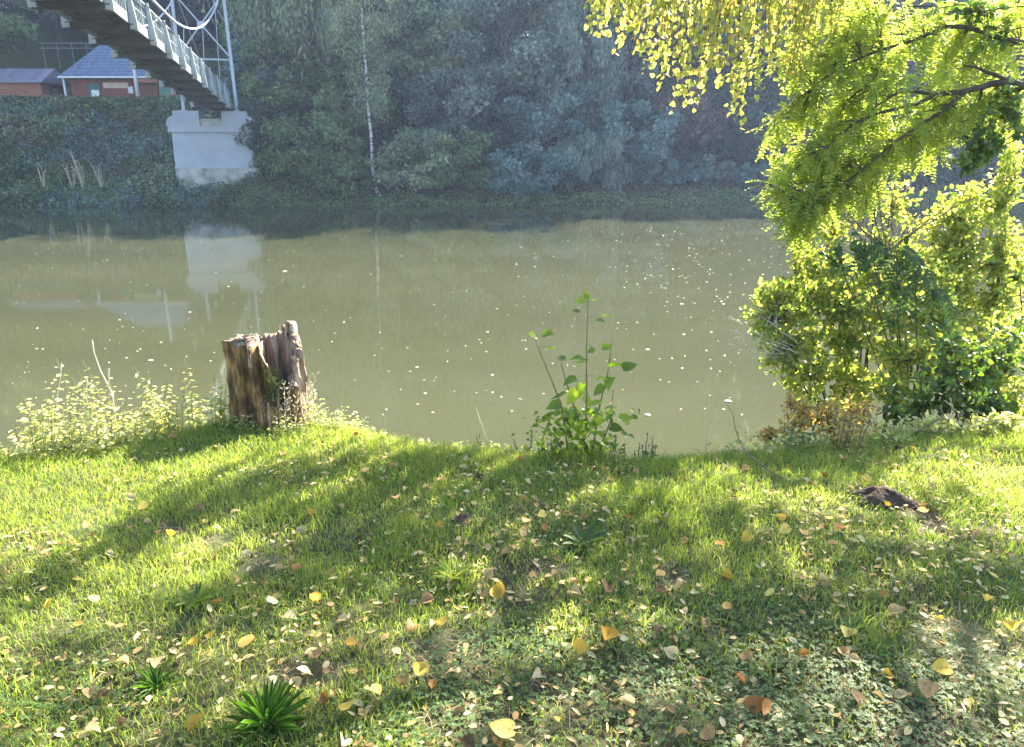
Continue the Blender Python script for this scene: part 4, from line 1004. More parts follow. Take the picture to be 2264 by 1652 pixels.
ft('broadleaf_tree', 'olive tree behind the birch with yellowish shoot tips', 930, 59.5, 10.3, 5.6, 'farleaf_pale', 'round', 12000, .22, .35)
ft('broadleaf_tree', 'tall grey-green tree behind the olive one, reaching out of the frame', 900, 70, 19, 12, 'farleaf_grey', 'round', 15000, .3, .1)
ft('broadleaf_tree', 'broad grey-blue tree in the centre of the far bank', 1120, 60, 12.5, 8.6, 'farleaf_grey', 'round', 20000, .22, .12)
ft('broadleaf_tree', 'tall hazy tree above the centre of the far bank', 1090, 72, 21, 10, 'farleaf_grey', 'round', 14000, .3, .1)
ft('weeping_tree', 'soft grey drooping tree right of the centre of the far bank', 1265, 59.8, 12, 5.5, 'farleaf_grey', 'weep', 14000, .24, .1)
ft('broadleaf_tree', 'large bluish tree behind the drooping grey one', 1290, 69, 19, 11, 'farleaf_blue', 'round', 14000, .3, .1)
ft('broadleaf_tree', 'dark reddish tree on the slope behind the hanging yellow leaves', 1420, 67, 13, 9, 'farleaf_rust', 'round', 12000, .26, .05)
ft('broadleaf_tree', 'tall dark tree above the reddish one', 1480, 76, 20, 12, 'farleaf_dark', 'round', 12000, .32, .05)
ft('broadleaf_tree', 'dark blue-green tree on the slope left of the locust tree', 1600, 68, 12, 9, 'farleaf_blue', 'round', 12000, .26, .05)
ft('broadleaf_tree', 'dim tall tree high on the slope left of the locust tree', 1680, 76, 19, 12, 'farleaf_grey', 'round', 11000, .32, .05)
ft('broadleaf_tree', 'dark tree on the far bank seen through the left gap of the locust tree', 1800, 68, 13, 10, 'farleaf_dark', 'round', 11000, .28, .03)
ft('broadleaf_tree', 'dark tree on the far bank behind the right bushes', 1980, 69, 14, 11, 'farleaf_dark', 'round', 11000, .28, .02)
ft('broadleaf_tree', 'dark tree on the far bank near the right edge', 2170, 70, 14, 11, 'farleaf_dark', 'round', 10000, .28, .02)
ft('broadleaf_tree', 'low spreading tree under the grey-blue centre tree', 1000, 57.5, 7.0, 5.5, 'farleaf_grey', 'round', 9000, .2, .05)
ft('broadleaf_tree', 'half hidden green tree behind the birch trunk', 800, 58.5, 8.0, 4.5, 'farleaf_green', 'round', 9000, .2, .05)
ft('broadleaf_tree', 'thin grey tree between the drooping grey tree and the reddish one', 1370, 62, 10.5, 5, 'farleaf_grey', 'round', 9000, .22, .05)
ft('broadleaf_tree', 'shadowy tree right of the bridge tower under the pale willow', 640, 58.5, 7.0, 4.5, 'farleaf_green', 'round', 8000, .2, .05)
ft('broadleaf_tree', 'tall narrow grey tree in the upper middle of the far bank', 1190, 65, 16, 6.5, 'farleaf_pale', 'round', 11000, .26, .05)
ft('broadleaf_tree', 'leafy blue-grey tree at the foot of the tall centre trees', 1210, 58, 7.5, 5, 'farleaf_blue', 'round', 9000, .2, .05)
# birch with its white trunk
def birch():
    Yb = 54.4; pts = [(845, 448), (832, 420), (824, 380), (820, 320), (817, 270), (812, 200), (806, 130), (802, 60), (798, -40), (795, -140)]
    P = [at(a, b, Yb + k * .04) for k, (a, b) in enumerate(pts)]; base = P[0].copy()
    t = thing('birch_tree', 'slender birch with a white trunk leaning left at the far waterline', 'tree', tuple(base))
    mb = MB(); Q = [p - base for p in P]; mb.tube([along(Q, k / 20)[0] + rv(.03) for k in range(21)], list(np.linspace(.15, .05, 21)), 8); mb.build('trunk', M['birch'], t, True)
    L = Leaves(QUAD); mb = MB()
    for k in range(60):
        c0, _ = along(Q, random.uniform(.50, .99)); th = random.uniform(0, 2 * PI); l_ = random.uniform(.7, 2.4)
        e = c0 + np.array([math.cos(th) * l_, math.sin(th) * l_ * .7, random.uniform(.3, 1.2)])
        mb.tube([c0, (c0 + e) / 2 + [0, 0, .15], e], [.035, .022, .01], 4, False)
        m_ = 130; dn = rg.random(m_) ** 1.2 * random.uniform(1, 2.6)
        Pq = e + np.stack([rg.normal(0, .28, m_), rg.normal(0, .28, m_), -dn], 1)
        L.add(Pq, np.stack([rg.normal(0, .3, m_), rg.normal(0, .3, m_), -np.ones(m_)], 1), rg.normal(0, 1, (m_, 3)), .12 + .1 * rg.random(m_), .07, rg.random(m_))
    mb.build('branch', M['farbark'], t); L.build('crown', M['farleaf_pale'], t)
birch()
# shrubs along the far waterline
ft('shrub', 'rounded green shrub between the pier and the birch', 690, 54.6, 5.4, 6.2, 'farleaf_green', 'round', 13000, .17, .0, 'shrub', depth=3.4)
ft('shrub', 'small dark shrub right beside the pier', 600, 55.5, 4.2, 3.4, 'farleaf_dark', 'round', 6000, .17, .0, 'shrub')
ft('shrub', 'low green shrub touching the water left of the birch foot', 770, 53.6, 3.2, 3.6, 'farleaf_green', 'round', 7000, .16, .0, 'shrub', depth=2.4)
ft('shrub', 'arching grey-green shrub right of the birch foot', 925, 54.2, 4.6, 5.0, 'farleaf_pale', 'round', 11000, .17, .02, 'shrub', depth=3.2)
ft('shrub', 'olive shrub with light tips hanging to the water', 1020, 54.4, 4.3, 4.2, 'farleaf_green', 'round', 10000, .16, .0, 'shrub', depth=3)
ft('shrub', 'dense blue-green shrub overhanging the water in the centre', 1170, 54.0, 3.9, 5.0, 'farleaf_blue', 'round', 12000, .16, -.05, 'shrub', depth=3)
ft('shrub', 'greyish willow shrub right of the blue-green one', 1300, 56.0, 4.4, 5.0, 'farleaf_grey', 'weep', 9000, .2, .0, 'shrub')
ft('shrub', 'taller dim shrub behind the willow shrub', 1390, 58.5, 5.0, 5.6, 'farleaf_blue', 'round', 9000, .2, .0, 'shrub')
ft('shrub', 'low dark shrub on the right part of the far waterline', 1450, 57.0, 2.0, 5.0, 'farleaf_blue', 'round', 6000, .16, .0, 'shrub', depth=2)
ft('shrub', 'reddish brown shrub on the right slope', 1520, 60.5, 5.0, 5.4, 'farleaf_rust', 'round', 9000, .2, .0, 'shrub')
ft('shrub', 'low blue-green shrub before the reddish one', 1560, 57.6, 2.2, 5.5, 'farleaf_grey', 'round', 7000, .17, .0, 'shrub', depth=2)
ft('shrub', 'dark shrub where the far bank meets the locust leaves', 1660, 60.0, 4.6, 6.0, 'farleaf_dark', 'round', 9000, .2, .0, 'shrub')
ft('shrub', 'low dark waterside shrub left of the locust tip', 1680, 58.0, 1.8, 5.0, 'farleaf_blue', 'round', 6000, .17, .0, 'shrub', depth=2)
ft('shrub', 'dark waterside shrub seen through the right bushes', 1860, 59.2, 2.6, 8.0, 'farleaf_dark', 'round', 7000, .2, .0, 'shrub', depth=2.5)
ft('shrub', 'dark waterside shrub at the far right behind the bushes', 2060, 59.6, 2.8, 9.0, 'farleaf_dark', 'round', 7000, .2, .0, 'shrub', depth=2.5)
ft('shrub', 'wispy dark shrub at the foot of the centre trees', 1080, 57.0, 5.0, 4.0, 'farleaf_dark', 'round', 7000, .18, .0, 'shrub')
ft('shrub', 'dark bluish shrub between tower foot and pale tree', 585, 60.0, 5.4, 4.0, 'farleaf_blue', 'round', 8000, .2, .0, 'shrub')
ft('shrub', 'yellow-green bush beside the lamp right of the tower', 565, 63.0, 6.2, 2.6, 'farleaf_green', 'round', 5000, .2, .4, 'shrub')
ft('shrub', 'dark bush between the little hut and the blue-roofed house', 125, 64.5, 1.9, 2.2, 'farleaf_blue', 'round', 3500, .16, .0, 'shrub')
# wood on the hill (beyond and above the single trees)
L = Leaves(QUAD)
for k in range(620):
    yy = random.uniform(66, 125); xx = random.uniform(-95, 130)
    if -62 < xx < -14 and yy < 78: continue
    z0 = gz(xx, yy); hh = random.uniform(9, 13) if yy > 78 else random.uniform(4, 8); rad = random.uniform(2.5, 4.5)
    per = 330
    u = rg.normal(0, 1, (per, 3)); u /= np.linalg.norm(u, axis=1, keepdims=True)
    lob = 1 + .3 * np.sin(u[:, 0] * 6 + k) * np.sin(u[:, 2] * 7 + k * 2)
    P = np.array([xx, yy, z0 + hh * .55]) + u * (rg.random((per, 1)) ** .35) * np.array([rad, rad, hh * .5]) * lob[:, None]
    L.add(P, rg.normal(0, 1, (per, 3)), u + rg.normal(0, .5, (per, 3)) + [0, 0, .4], .55 + .5 * rg.random(per), .4 + .3 * rg.random(per), np.clip(random.random() * .5 + .5 * rg.random(per), 0, 1))
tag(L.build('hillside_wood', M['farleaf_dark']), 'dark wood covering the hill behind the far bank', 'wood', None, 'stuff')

# cover on the far bank slopes
def cover(name, label, x0, x1, d0, d1, n_, size, mat, hmul, seed, cat='undergrowth', mask=None):
    x = rg.uniform(x0, x1, n_); d = rg.uniform(d0, d1, n_)
    if mask: k = fbm(x * .33, d * .5, mask, 3) > .54; x = x[k]; d = d[k]; n_ = len(x)
    y = shore_y(x) + d
    z = ground_z(x, y); md = np.maximum(0, fbm(x * .55, d * .8, seed, 3) - .28) * hmul * (np.where(x0 == -46, sstep(9.6, 6.2, d) * .9 + .1, 1.0))
    z = z + md * (rg.random(n_) ** .4)
    u = np.stack([rg.normal(0, .6, n_), rg.normal(-.5, .6, n_), rg.normal(.7, .5, n_)], 1)
    L = Leaves(QUAD); L.add(np.stack([x, y, z], 1), rg.normal(0, 1, (n_, 3)) + [0, 0, -.2], u, size * (.6 + .8 * rg.random(n_)), size * .6, np.clip(rg.normal(.5, .25, n_), 0, 1))
    tag(L.build(name, M[mat]), label, cat, None, 'stuff')
cover('ivy_cover', 'tangled dark ivy and brambles over the bank below the houses', -46, -16, -.3, 9.6, 60000, .22, 'ivy', 2.6, 61)
cover('creeper_cover', 'patches of reddish brown creeper on the bank below the houses', -46, -16, 1.5, 9.4, 34000, .2, 'farleaf_rust', 2.75, 61, mask=91)
cover('fern_cover', 'patches of blue-green leaves on the bank below the houses', -46, -16, -.3, 8.5, 40000, .24, 'farleaf_blue', 2.8, 61, mask=97)
cover('nettle_cover', 'patches of pale green leaves on the bank below the houses', -46, -16, .0, 9.2, 30000, .24, 'farleaf_pale', 2.85, 61, mask=103)
cover('waterside_cover', 'low dark green growth along the foot of the far bank', -60, 70, -.5, 2.2, 42000, .15, 'farleaf_green', 1.5, 63)
cover('slope_brush', 'mixed brush filling the slope between the far trees', -15, 75, 5, 24, 80000, .3, 'farleaf_dark', 4.0, 67)
cover('slope_cover', 'dark scrub and leaf litter on the right hand slope', -15, 75, 1.5, 12, 52000, .2, 'farleaf_rust', 1.8, 65)
# pale dry reeds low on the left bank
for k, (px, py, h_, lab) in enumerate([(185, 425, 1.6, 'upright pale dead weed on the left far bank'), (165, 440, 1.1, 'drooping pale weed left of the upright one'), (100, 430, 1.0, 'bleached fern-like weed nearer the left edge'), (225, 405, 1.0, 'thin pale stalks right of the upright weed')]):
    Yb = 52.9; p = at(px, py, Yb); p[2] = gz(p[0], Yb)
    t = thing('dry_reed', lab, 'dry reed', tuple(p), 0, 'pale dry weeds on the far bank'); mb = MB(); L = Leaves(QUAD)
    for s_ in range(6):
        e = np.array([random.uniform(-.5, .5), random.uniform(-.5, .1), h_ * random.uniform(.9, 1.5) + .5]); pts = curve_pts((0, 0, 0), e, (random.uniform(-.15, .15), 0, .2), 5)
        mb.tube(pts, [.02, .018, .015, .012, .008], 4, False)
        for q in range(8): c, d = along(pts, random.uniform(.3, 1)); L.add(c, rv(1) + [0, 0, -.5], rv(1), .16, .05, random.random())
    mb.build('stem', M['palebark'], t); L.build('foliage', M['dryweed'], t)

# ------------------------------------------------------------------ bridge
paint = surf('pale_bridge_paint', [(0.13, 0.17, 0.19), (0.19, 0.23, 0.25)], 2.5, 0.5, 0.1, 20)
white = surf('white_bridge_paint', [(0.22, 0.25, 0.25), (0.32, 0.34, 0.34)], 3, 0.5)
plankm = surf('mossy_planks', [(0.028, 0.022, 0.018), (0.06, 0.05, 0.035), (0.075, 0.075, 0.03)], 1.6, 0.9, 0.4, 12, stretch=(.4, 2.5, 1))
steel = surf('grey_steel', [(0.28, 0.31, 0.36), (0.38, 0.41, 0.46)], 4, 0.45)
DX = -.2315; Dv = norm(np.array([DX, 1.0, 0])); Lv = np.array([-Dv[1] * -1, -Dv[0], 0]); Lv = np.array([Dv[1], -Dv[0], 0])
def bc(y): return np.array([-20.1 + DX * (y - 54.0), y, 0.0])
def dz_(y):
    if y < 22: return dz_(22) + .05 * (22 - y) - .0015 * (22 - y) ** 2
    return CAMZ + 2.298 - .0751 * (y - 54) - .0004 * (y - 54) ** 2
def bpnt(y, s, h): p = bc(y) + Lv * s; p[2] = dz_(y) + h; return p
def bridge():
    root = thing('footbridge', 'narrow suspension footbridge with mossy plank underside and grey railings crossing the river', 'bridge', tuple(bpnt(54, 0, 0)))
    O = bpnt(54, 0, 0)
    HW = .86
    ys = np.arange(3.0, 54.6, .25)
    mb = MB()
    for k, y in enumerate(ys):
        a = bpnt(y, 0, .15 + .012 * math.sin(k * 2.3)) - O; mb.box(a, HW * 2, .232, .05, Lv, Dv)
    mb.build('deck_planks', plankm, root)
    for s in (-1, 1):
        mb = MB()
        for y in np.arange(3, 54, 1.5): mb.bar(bpnt(y, s * (HW + .04), .13) - O, bpnt(y + 1.5, s * (HW + .04), .13) - O, .07, .26)
        mb.build('edge_beam', paint, root)
        mb = MB()
        for y in np.arange(3, 54, 1.5): mb.bar(bpnt(y, s * .42, .06) - O, bpnt(y + 1.5, s * .42, .06) - O, .07, .12)
        mb.build('stringer', plankm, root)
    by = np.arange(4.7, 54, 2.9)
    for y in by:
        mb = MB()
        mb.bar(bpnt(y, -1.08, -.02) - O, bpnt(y, 1.08, -.02) - O, .13, .03); mb.bar(bpnt(y, -1.08, -.20) - O, bpnt(y, 1.08, -.20) - O, .15, .03); mb.bar(bpnt(y, -1.06, -.11) - O, bpnt(y, 1.06, -.11) - O, .03, .15)
        mb.build('crossbeam', plankm, root)
        for s in (-1, 1):
            mb = MB()
            # tall tapering plate standing on the crossbeam end, up to the handrail
            q = []
            for w in (-Dv * .04, Dv * .04):
                q += [bpnt(y, s * e, h_) - O + w for e, h_ in ((HW + .09, -.19), (1.19, -.19), (1.19, .02), (1.03, 1.28), (HW + .09, 1.28))]
            mb.add(q, [(0, 1, 2, 3, 4), (9, 8, 7, 6, 5), (0, 5, 6, 1), (1, 6, 7, 2), (2, 7, 8, 3), (3, 8, 9, 4), (4, 9, 5, 0)])
            mb.build('outrigger', white, root)
    for s in (-1, 1):
        mb = MB()
        for y in np.arange(3, 54, 1.5):
            for h_ in (1.22, .30): mb.bar(bpnt(y, s * (HW + .05), h_) - O, bpnt(y + 1.5, s * (HW + .05), h_) - O, .06, .05)
            mb.bar(bpnt(y, s * (HW + .05), .75) - O, bpnt(y + 1.5, s * (HW + .05), .75) - O, .03, .03)
        for y in np.arange(3, 54.5, 1.175): mb.bar(bpnt(y, s * (HW + .05), .1) - O, bpnt(y, s * (HW + .05), 1.22) - O, .055, .055, Dv)
        rl = mb.build('railing', paint, root)
        mb = MB()
        for y in np.arange(3, 54.4, .22): mb.bar(bpnt(y, s * (HW + .05), .3) - O, bpnt(y, s * (HW + .05), 1.2) - O, .014, .03, Dv)
        mb.build('bars', paint, rl)
        # main cable and hangers
        cz_ = lambda y: CAMZ + 5.0 + (.0133 * (y - 34) ** 2 if y > 34 else .05 * (34 - y) - .0012 * (34 - y) ** 2)
        def cpt(y): p = bc(y) + Lv * s * 1.28; p[2] = cz_(y); return p
        mb = MB(); ys2 = list(np.linspace(3.5, 53.8, 30)); mb.tube([cpt(y) - O for y in ys2], .05, 6); mb.build('main_cable', steel, root, True)
        for y in by[1::2]:
            if cz_(y) - dz_(y) > 1.6:
                mb = MB(); mb.tube([cpt(y) - O, bpnt(y, s * 1.08, -.02) - O], .018, 5); mb.build('hanger', steel, root)
    # tower
    y0 = 54.2; H = 8.3; SH_ = -.45
    tw_ = MB(); legs = []
    for s in (-1, 1):
        mb = MB()
        a = bpnt(y0, SH_ + s * 1.72, -.1) - O; b = bpnt(y0, SH_ + s * 1.58, H) - O
        mb.bar(a, b, .20, .20, Dv); mb.box(a, .45, .45, .12, Lv, Dv); mb.build('tower_leg', steel, root); legs.append((a, b))
    def lg(s, h_): a, b = legs[0 if s < 0 else 1]; return a + (b - a) * (h_ + .1) / (H + .1)
    for (s0, h0, s1, h1, wd) in [(-1, 3.2, 1, 3.2, .10), (-1, 3.3, 1, 7.3, .09), (1, 3.3, -1, 7.3, .09), (-1, 7.9, 1, 7.9, .14)]:
        mb = MB(); mb.bar(lg(s0, h0), lg(s1, h1) + Dv * .001, wd, wd, Dv); mb.build('tower_brace', steel, root)
    mb = MB(); c = (lg(-1, 5.3) + lg(1, 5.3)) / 2; mb.box(c - Dv * .06, .45, .03, .45, Lv, Dv); mb.build('gusset_plate', steel, root)
    for s in (-1, 1):
        # stay going back to the anchorage on the hill
        mb = MB(); a = lg(s, 8.0); b = bpnt(70, s * 1.6, 1.0) - O; mb.tube([a, (a + b) / 2 - [0, 0, .2], b], .045, 6); mb.build('back_stay', steel, root)
    # landward span
    mb = MB()
    for y in np.arange(54.9, 61.0, .25): mb.box(bpnt(54.5, 0, .15) + Dv * (y - 54.5) * 1.04 - O, HW * 2, .24, .05, Lv, Dv)
    mb.build('landward_deck', plankm, root)
bridge()
conc = surf('pale_concrete', [(0.27, 0.28, 0.32), (0.33, 0.345, 0.39), (0.37, 0.385, 0.43)], 0.8, 0.8, 0.15, 8)
concd = surf('stained_concrete', [(0.10, 0.10, 0.08), (0.30, 0.29, 0.26), (0.42, 0.41, 0.38)], 1.4, 0.9, 0.6, 8)
def rounded_slab(name, cx, cy, hw, hd, z0, z1, mat, parent, taper=1.0, n=10, bev=0.0):
    """plan: rectangle along Lv with rounded ends; extruded z0..z1, widths tapering upward"""
    ring = []
    for sx in (1, -1):
        for k in range(n + 1):
            a_ = -PI / 2 + PI * k / n
            ring.append((sx * (hw - hd * .35 + hd * .35 * math.cos(a_)), sx * hd * math.sin(a_)))
    lev = [(z0, 1.0), (z1 - bev, taper), (z1, taper - (bev / hw if bev else 0))] if bev else [(z0, 1.0), (z1, taper)]
    vs = []; m_ = len(ring)
    for z, s in lev:
        for (a_, b_) in ring: p = Lv * a_ * s + Dv * b_ * s; vs.append((cx + p[0], cy + p[1], z))
    fs = [(l * m_ + k, l * m_ + (k + 1) % m_, (l + 1) * m_ + (k + 1) % m_, (l + 1) * m_ + k) for l in range(len(lev) - 1) for k in range(m_)]
    fs += [tuple(range(m_ - 1, -1, -1)), tuple((len(lev) - 1) * m_ + k for k in range(m_))]
    mb = MB(); mb.add(vs, fs); return mb.build(name, mat, parent)
def pier():
    p = bc(54.35) + Lv * -.42
    t = thing('bridge_pier', 'pale concrete pier with rounded ends carrying the footbridge', 'pier', (p[0], p[1], -2.6))
    o = 2.6
    rounded_slab('pier_body', 0, 0, 2.72, .85, .05 + o, 2.42 + o, conc, t, .985)
    rounded_slab('pier_cap', 0, 0, 2.88, .98, 2.42 + o, 2.80 + o, conc, t, 1.0)
    for s in (-1, 1):
        mb = MB(); w0 = .72; w1 = 2.55; hd = .9
        c = lambda a, z, d: Lv * s * a + Dv * d + np.array([0, 0, z + o])
        prof = [(w0, 2.80), (2.85, 2.80), (2.83, 3.05), (2.73, 3.28), (2.55, 3.42), (2.36, 3.48), (2.34, 3.78), (w0, 3.78)]
        vs = [c(a, z, -hd) for a, z in prof] + [c(a, z, hd) for a, z in prof]; k = len(prof)
        fs = [tuple(range(k)), tuple(range(2 * k - 1, k - 1, -1))] + [(i_, i_ + k, (i_ + 1) % k + k, (i_ + 1) % k) for i_ in range(k)]
        mb.add(vs, fs); mb.build('pier_shoulder', conc, t)
    mb = MB(); mb.box((0, 0, 3.05 + o), 1.42, 1.5, .5, Lv, Dv); mb.build('bearing_block', concd, t)
    rounded_slab('pier_plinth', *(Lv * .12)[:2], 2.85, 1.1, -3.0 + o, .05 + o, concd, t, 1.0)
pier()
def near_pier():
    p = bc(4.0); z0 = -1.5; t = thing('bridge_pier', 'narrow concrete support under the near end of the footbridge', 'pier', (p[0], p[1], z0))
    rounded_slab('pier_body', 0, 0, 1.6, .5, 0, dz_(4.0) - .2 - z0, conc, t, .97)
near_pier()

# ------------------------------------------------------------------ houses on the terrace
def tile_mat(name, cols, sx, sz):
    m, nt = newmat(name)
    f, o = noise_fac(nt, 2.0, 4); c = ramp(nt, f, [(0.3, cols[0]), (0.7, cols[1])])
    br = N(nt, 'ShaderNodeTexWave'); br.wave_type = 'BANDS'; br.bands_direction = 'X'; br.inputs['Scale'].default_value = sx; nt.links.new(o, br.inputs['Vector'])
    b2 = N(nt, 'ShaderNodeTexWave'); b2.wave_type = 'BANDS'; b2.bands_direction = 'Z'; b2.inputs['Scale'].default_value = sz; nt.links.new(o, b2.inputs['Vector'])
    ad = N(nt, 'ShaderNodeMath', operation='ADD'); nt.links.new(br.outputs['Fac'], ad.inputs[0]); nt.links.new(b2.outputs['Fac'], ad.inputs[1])
    p = N(nt, 'ShaderNodeBsdfPrincipled', Roughness=0.32); p.inputs['Specular IOR Level'].default_value = 0.6
    nt.links.new(c, p.inputs['Base Color'])
    b = N(nt, 'ShaderNodeBump'); b.inputs['Strength'].default_value = 1.0; b.inputs['Distance'].default_value = 0.06
    nt.links.new(ad.outputs[0], b.inputs['Height']); nt.links.new(b.outputs[0], p.inputs['Normal'])
    out = N(nt, 'ShaderNodeOutputMaterial'); nt.links.new(p.outputs[0], out.inputs[0]); return m
roofb = tile_mat('blue_tiles', [(0.08, 0.11, 0.19), (0.13, 0.17, 0.27)], 1.15, 1.2)
roofl = tile_mat('lilac_felt', [(0.15, 0.14, 0.20), (0.22, 0.21, 0.27)], .3, .3)
redw = surf('red_brown_boards', [(0.12, 0.04, 0.025), (0.23, 0.08, 0.045)], 1.0, 0.75, 0.3, 6, stretch=(6, 6, .3))
orw = surf('orange_boards', [(0.20, 0.075, 0.05), (0.32, 0.14, 0.09)], 1.2, 0.8, 0.3, 5, stretch=(1, 1, 5))
stone = surf('pale_stone', [(0.34, 0.30, 0.30), (0.5, 0.46, 0.46)], 2, 0.9, 0.4, 8)
whitep = surf('white_board', [(0.50, 0.50, 0.54), (0.6, 0.6, 0.64)], 2, 0.6)
signm = surf('faded_sign_board', [(0.42, 0.30, 0.24), (0.5, 0.37, 0.30)], 2, 0.8)
tealm = surf('teal_dark_wood', [(0.04, 0.09, 0.09), (0.07, 0.13, 0.12)], 3, 0.7)
greend = surf('green_shutter', [(0.08, 0.17, 0.14), (0.12, 0.24, 0.19)], 3, 0.7)
glassm = surf('window_glass', [(0.20, 0.24, 0.24), (0.42, 0.46, 0.44)], 3, 0.15, spec=.8)
def hip_roof(W, D, ov, rise, inset, mat, parent, z, cx=0, cy=0, name='roof'):
    w = W / 2 + ov; d = D / 2 + ov; mb = MB()
    vs = [(cx - w, cy - d, z), (cx + w, cy - d, z), (cx + w, cy + d, z), (cx - w, cy + d, z), (cx - w + inset, cy, z + rise), (cx + w - inset, cy, z + rise),
          (cx - w, cy - d, z - .14), (cx + w, cy - d, z - .14), (cx + w, cy + d, z - .14), (cx - w, cy + d, z - .14)]
    mb.add(vs, [(0, 1, 5, 4), (1, 2, 5), (2, 3, 4, 5), (3, 0, 4), (6, 7, 1, 0), (7, 8, 2, 1), (8, 9, 3, 2), (9, 6, 0, 3), (9, 8, 7, 6)])
    return mb.build(name, mat, parent)
def house():
    a = at(162, 222, 64.0); b = at(352, 222, 64.0); W = b[0] - a[0]; D = 4.6; cx = (a[0] + b[0]) / 2
    zt = 5.02
    t = thing('timber_house', 'red-brown timber house with blue tiled hip roof on the far bank', 'house', (cx, 64.0 + D / 2, zt))
    mb = MB(); mb.box((0, 0, .78), W, D, 1.75)
    for k in range(int(W / .2)): mb.box((-W / 2 + .1 + k * .2, -D / 2 - .008, .80), .03, .02, 1.70)
    mb.build('wall', redw, t)
    mb = MB(); mb.box((0, -.05, -.28), W + .3, D + .5, .62); mb.build('stone_base', stone, t)
    hip_roof(W, D, .55, 2.55, 2.1, roofb, t, 1.80)
    mb = MB(); mb.box((0, -D / 2 - .60, 1.70), W + 1.2, .10, .13); mb.build('gutter', whitep, t)
    wx = lambda px: at(px, 210, 64.0)[0] - cx
    f = MB(); f.box((wx(211), -D / 2 - .03, .62), .95, .08, 1.35); fr = f.build('door_frame', tealm, t)
    m2 = MB(); m2.box((wx(213), -D / 2 - .085, .36), .62, .03, .82); m2.build('door_panel', glassm, fr)
    mb = MB(); mb.box((wx(260), -D / 2 - .06, 1.12), 2.0, .05, .42); mb.build('sign_board', signm, t)
    mb = MB(); mb.box((wx(291), -D / 2 - .06, .78), .38, .05, .50); mb.build('notice_board', whitep, t)
    mb = MB(); mb.box((-W / 2 - .35, -D / 2 - .3, .75), .14, .14, 1.9); mb.build('corner_post', whitep, t)
    mb = MB(); mb.box((W / 2 - .6, -D / 2 - .35, 1.42), 1.9, .6, .28); mb.build('porch_fascia', orw, t)
    mb = MB(); mb.box((W / 2 + .5, -D / 2 + .1, .55), .9, .06, 1.7); mb.build('green_shutter', greend, t)
house()
def hut():
    a = at(-60, 215, 63.0); b = at(94, 215, 63.0); W = b[0] - a[0]; cx = (a[0] + b[0]) / 2; D = 3.2
    t = thing('small_hut', 'small orange-red hut with a lilac-grey roof at the far left', 'hut', (cx, 63 + D / 2, 5.1))
    mb = MB(); mb.box((0, 0, .55), W, D, 1.45); mb.build('wall', orw, t)
    mb = MB()
    w = W / 2 + .45; d = D / 2 + .4
    mb.add([(-w, -d, 1.28), (w, -d, 1.28), (w, 0, 2.35), (-w, 0, 2.35), (w, d, 1.28), (-w, d, 1.28), (-w, -d, 1.16), (w, -d, 1.16), (w, d, 1.16), (-w, d, 1.16)],
           [(0, 1, 2, 3), (3, 2, 4, 5), (6, 7, 1, 0), (8, 9, 5, 4), (7, 8, 4, 2, 1), (9, 6, 0, 3, 5), (9, 8, 7, 6)])
    mb.build('roof', roofl, t)
    mb = MB(); mb.box((0, -D / 2 - .05, -.25), W + .1, .15, .3); mb.build('stone_base', stone, t)
hut()
# pole before the house
def pole():
    p = at(308, 232, 61.2); z0 = gz(p[0], 61.2)
    t = thing('white_pole', 'tall white painted pole in front of the timber house', 'pole', (p[0], 61.2, z0))
    mb = MB(); mb.tube([(0, 0, -.3), (0, 0, 4.4)], [.16, .12], 10); mb.build('shaft', whitep, t, True)
    mb = MB(); mb.tube([(0, 0, 4.4), (0, 0, 4.52)], [.15, .13], 10); mb.build('cap', whitep, t, True)
pole()
railm = surf('dull_rail', [(0.12, 0.13, 0.14), (0.2, 0.21, 0.22)], 3, .6)
def railing_far():
    Yr = 76.0; a = at(85, 98, Yr); b = at(260, 98, Yr); z = a[2]
    t = thing('guard_rail', 'long pale guard rail on the slope above the blue roof', 'guard rail', ((a[0] + b[0]) / 2, Yr, z - 1))
    W = b[0] - a[0]
    for h_, nm in ((1.1, 'rail'), (.65, 'rail')):
        mb = MB(); mb.box((0, 0, h_), W, .05, .10); mb.build(nm, railm, t)
    for k in range(6): mb = MB(); mb.box((-W / 2 + .3 + k * (W - .6) / 5, .08, 0), .07, .07, 2.2); mb.build('post', railm, t)
railing_far()
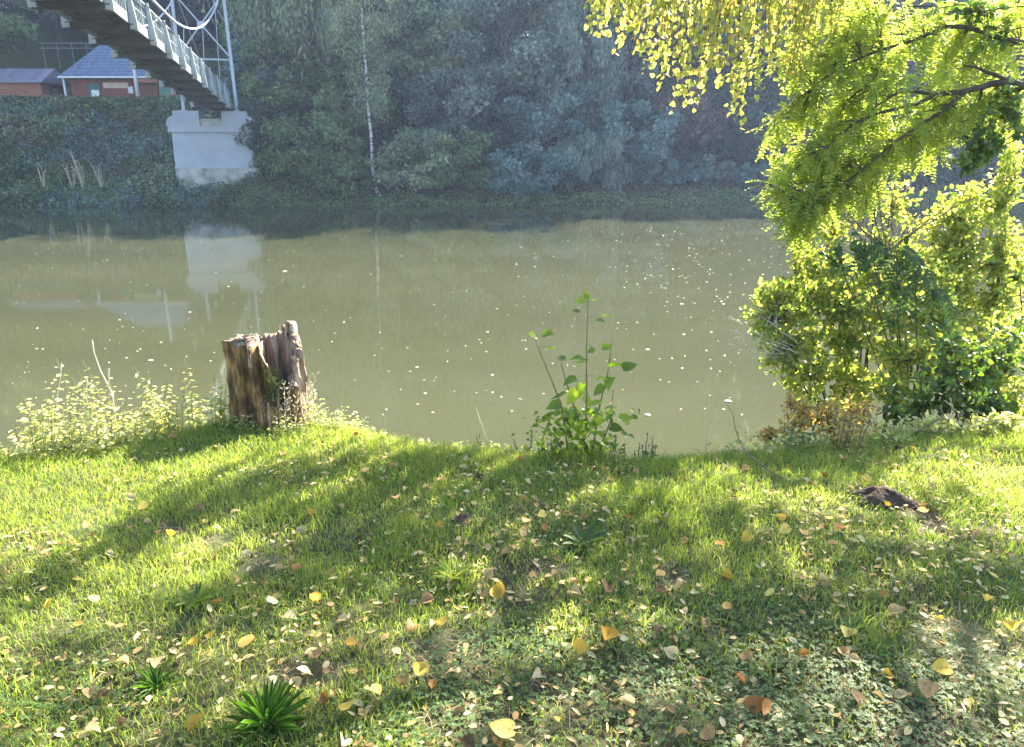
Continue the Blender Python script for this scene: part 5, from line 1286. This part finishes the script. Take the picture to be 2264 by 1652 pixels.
def lamp_and_board():
    p = at(552, 245, 60.5); z0 = gz(p[0], 60.5)
    t = thing('notice_shelter', 'small dark notice shelter with a white roof edge right of the bridge tower', 'shelter', (p[0], 60.5, z0))
    zt = at(552, 204, 60.5)[2] - z0
    mb = MB(); mb.box((0, 0, zt / 2), 1.5, .12, zt - .2); mb.build('board', tealm, t)
    mb = MB(); mb.box((-.1, -.1, zt), 1.15, .5, .14); mb.build('roof_edge', whitep, t)
    mb = MB(); mb.box((.95, .05, zt + .02), .9, .5, .12); mb.build('side_roof', redw, t)
    for s in (-1, 1): mb = MB(); mb.box((s * .82, 0, zt / 2), .1, .14, zt); mb.build('post', tealm, t)
    p = at(566, 238, 60.0); z0 = gz(p[0], 60.0)
    t = thing('globe_lamp', 'low post lamp with a white globe beside the notice shelter', 'lamp', (p[0], 60.0, z0))
    hh = max(p[2] - z0, .4)
    mb = MB(); mb.tube([(0, 0, -.4), (0, 0, hh - .15)], .04, 8); mb.build('post', tealm, t)
    bm = bmesh.new(); bmesh.ops.create_icosphere(bm, subdivisions=3, radius=.19)
    me = bpy.data.meshes.new('globe'); bm.to_mesh(me); bm.free(); me.materials.append(whitep); me.polygons.foreach_set('use_smooth', np.ones(len(me.polygons), bool))
    o = link(bpy.data.objects.new('globe', me), t); o.location = (0, 0, hh)
    # red parasol-like awning and low fence on the terrace
    p = at(392, 211, 62.5); z0 = gz(p[0], 62.5)
    t = thing('red_awning', 'small dull red awning on two posts seen under the bridge deck', 'awning', (p[0], 62.5, z0))
    hz = p[2] - z0; hz = max(hz, .5)
    mb = MB(); mb.add([(-.6, -.5, hz - .12), (.6, -.5, hz - .12), (.6, .5, hz + .22), (-.6, .5, hz + .22), (-.6, -.5, hz - .18), (.6, -.5, hz - .18), (.6, .5, hz + .16), (-.6, .5, hz + .16)],
                      [(0, 1, 2, 3), (7, 6, 5, 4), (0, 4, 5, 1), (1, 5, 6, 2), (2, 6, 7, 3), (3, 7, 4, 0)]); mb.build('canopy', orw, t)
    for s in (-1, 1): mb = MB(); mb.box((s * .5, 0, hz / 2 - .2), .07, .07, hz + .3); mb.build('post', tealm, t)
lamp_and_board()

# ------------------------------------------------------------------ leaves floating on the water
L = Leaves(OVAL)
m_ = 620
px = rg.uniform(20, 1760, m_); py = 500 + 420 * rg.random(m_) ** 1.3
ex = int(m_ * .35); px[:ex] = rg.normal(1480, 140, ex); py[:ex] = rg.normal(570, 60, ex)
for a, b in zip(px, py):
    if b < 490 or a > 1800 : continue
    p = on(a, b, WATER + .006); s = random.uniform(.02, .055) * (1 + p[1] / 50); th = random.uniform(0, 2 * PI)
    L.add(p, np.array([math.cos(th), math.sin(th), .05]), np.array([0, 0, 1.0]) + rv(.12), s, s * .6, random.random())
flm = leafmat('floating_leaf', [(0.30, 0.25, 0.12), (0.55, 0.50, 0.30), (0.72, 0.70, 0.58)], .1, (1, 1, .8), .5, .4)
tag(L.build('floating_leaf_specks', flm), 'countless tiny pale leaves and specks drifting on the river', 'floating leaves', None, 'stuff')
BF = [(333, 797, .11, 'largest pale leaf floating left of the stump'), (310, 772, .05, 'narrow leaf floating just above the largest one'), (356, 757, .06, 'leaf floating near the reflected roof'), (940, 870, .06, 'leaf floating in the middle right of the stump'),
      (840, 735, .05, 'small leaf floating right above the stump top'), (1432, 917, .10, 'white leaf floating right of the sapling leaves'), (1432, 773, .09, 'slanting white leaf floating above right of the sapling'), (1610, 887, .12, 'broad white leaf floating at the tip of the bare twig'),
      (1508, 672, .10, 'yellow leaf floating far out left of the leaning bush'), (1600, 905, .05, 'small leaf floating left below the broad white one'), (630, 600, .16, 'leaf floating beside the reflected pier'), (465, 798, .05, 'leaf floating left of the stump shoulder')]
for k, (a, b, s, lab) in enumerate(BF):
    v, f = T_oval(); nf = sum(len(q) for q in f)
    o = np_mesh('floating_leaf', v - [0, .5, 0], f, flm, None, np.full(nf, .9), True)
    p = on(a, b, WATER + .012); o.location = tuple(p); o.scale = (s * .8, s, s); o.rotation_euler = (0, 0, random.uniform(1.0, 2.1)); tag(o, lab, 'leaf', 'larger leaves floating on the river')

# ------------------------------------------------------------------ haze, also added as a bluish lens veil to lift the far trees
HAZE = 0.00055
if HAZE:
    mb = MB(); mb.box((10, 120, 45), 700, 420, 105)
    hm, nt = newmat('haze_air'); v = N(nt, 'ShaderNodeVolumePrincipled'); v.inputs['Density'].default_value = HAZE; v.inputs['Color'].default_value = (0.50, 0.68, 1.0, 1); v.inputs['Anisotropy'].default_value = 0.3
    out = N(nt, 'ShaderNodeOutputMaterial'); nt.links.new(v.outputs[0], out.inputs['Volume'])
    o = mb.build('haze', hm); tag(o, 'thin bluish haze, added as a veil over the river valley', 'haze', None, 'stuff')

# ------------------------------------------------------------------ light, world, camera
w = bpy.data.worlds.new("World"); SC.world = w; w.use_nodes = True; nt = w.node_tree
sky = nt.nodes.new('ShaderNodeTexSky'); sky.sky_type = 'NISHITA'; sky.sun_disc = False; sky.sun_elevation = SUN_EL; sky.sun_rotation = SUN_AZ
bg = nt.nodes['Background']; bg.inputs['Strength'].default_value = 0.075; nt.links.new(sky.outputs[0], bg.inputs['Color'])
sl = bpy.data.lights.new('sun', 'SUN'); sl.energy = 5.0; sl.angle = R(0.53); sl.color = (1.0, 0.91, 0.76)
so = bpy.data.objects.new('sun', sl); COL.objects.link(so); so.rotation_euler = Vector(SUN).to_track_quat('Z', 'Y').to_euler(); so.location = (20, 30, 30)

cam = bpy.data.cameras.new('camera'); cam.sensor_width = 36; cam.lens = 36 * F / 2264.0; cam.clip_end = 2000; cam.clip_start = .05
co = bpy.data.objects.new('camera', cam); COL.objects.link(co); co.location = (0, 0, CAMZ); co.rotation_euler = (PI / 2 - PITCH, 0, 0); SC.camera = co
vs_ = SC.view_settings; vs_.view_transform = 'Standard'; vs_.look = 'None'; vs_.gamma = 1; vs_.use_curve_mapping = False; vs_.exposure = 3.12
cy = SC.cycles; cy.max_bounces = 8; cy.transmission_bounces = 6; cy.volume_bounces = 0; cy.transparent_max_bounces = 4; cy.use_denoising = True
cy.use_adaptive_sampling = True
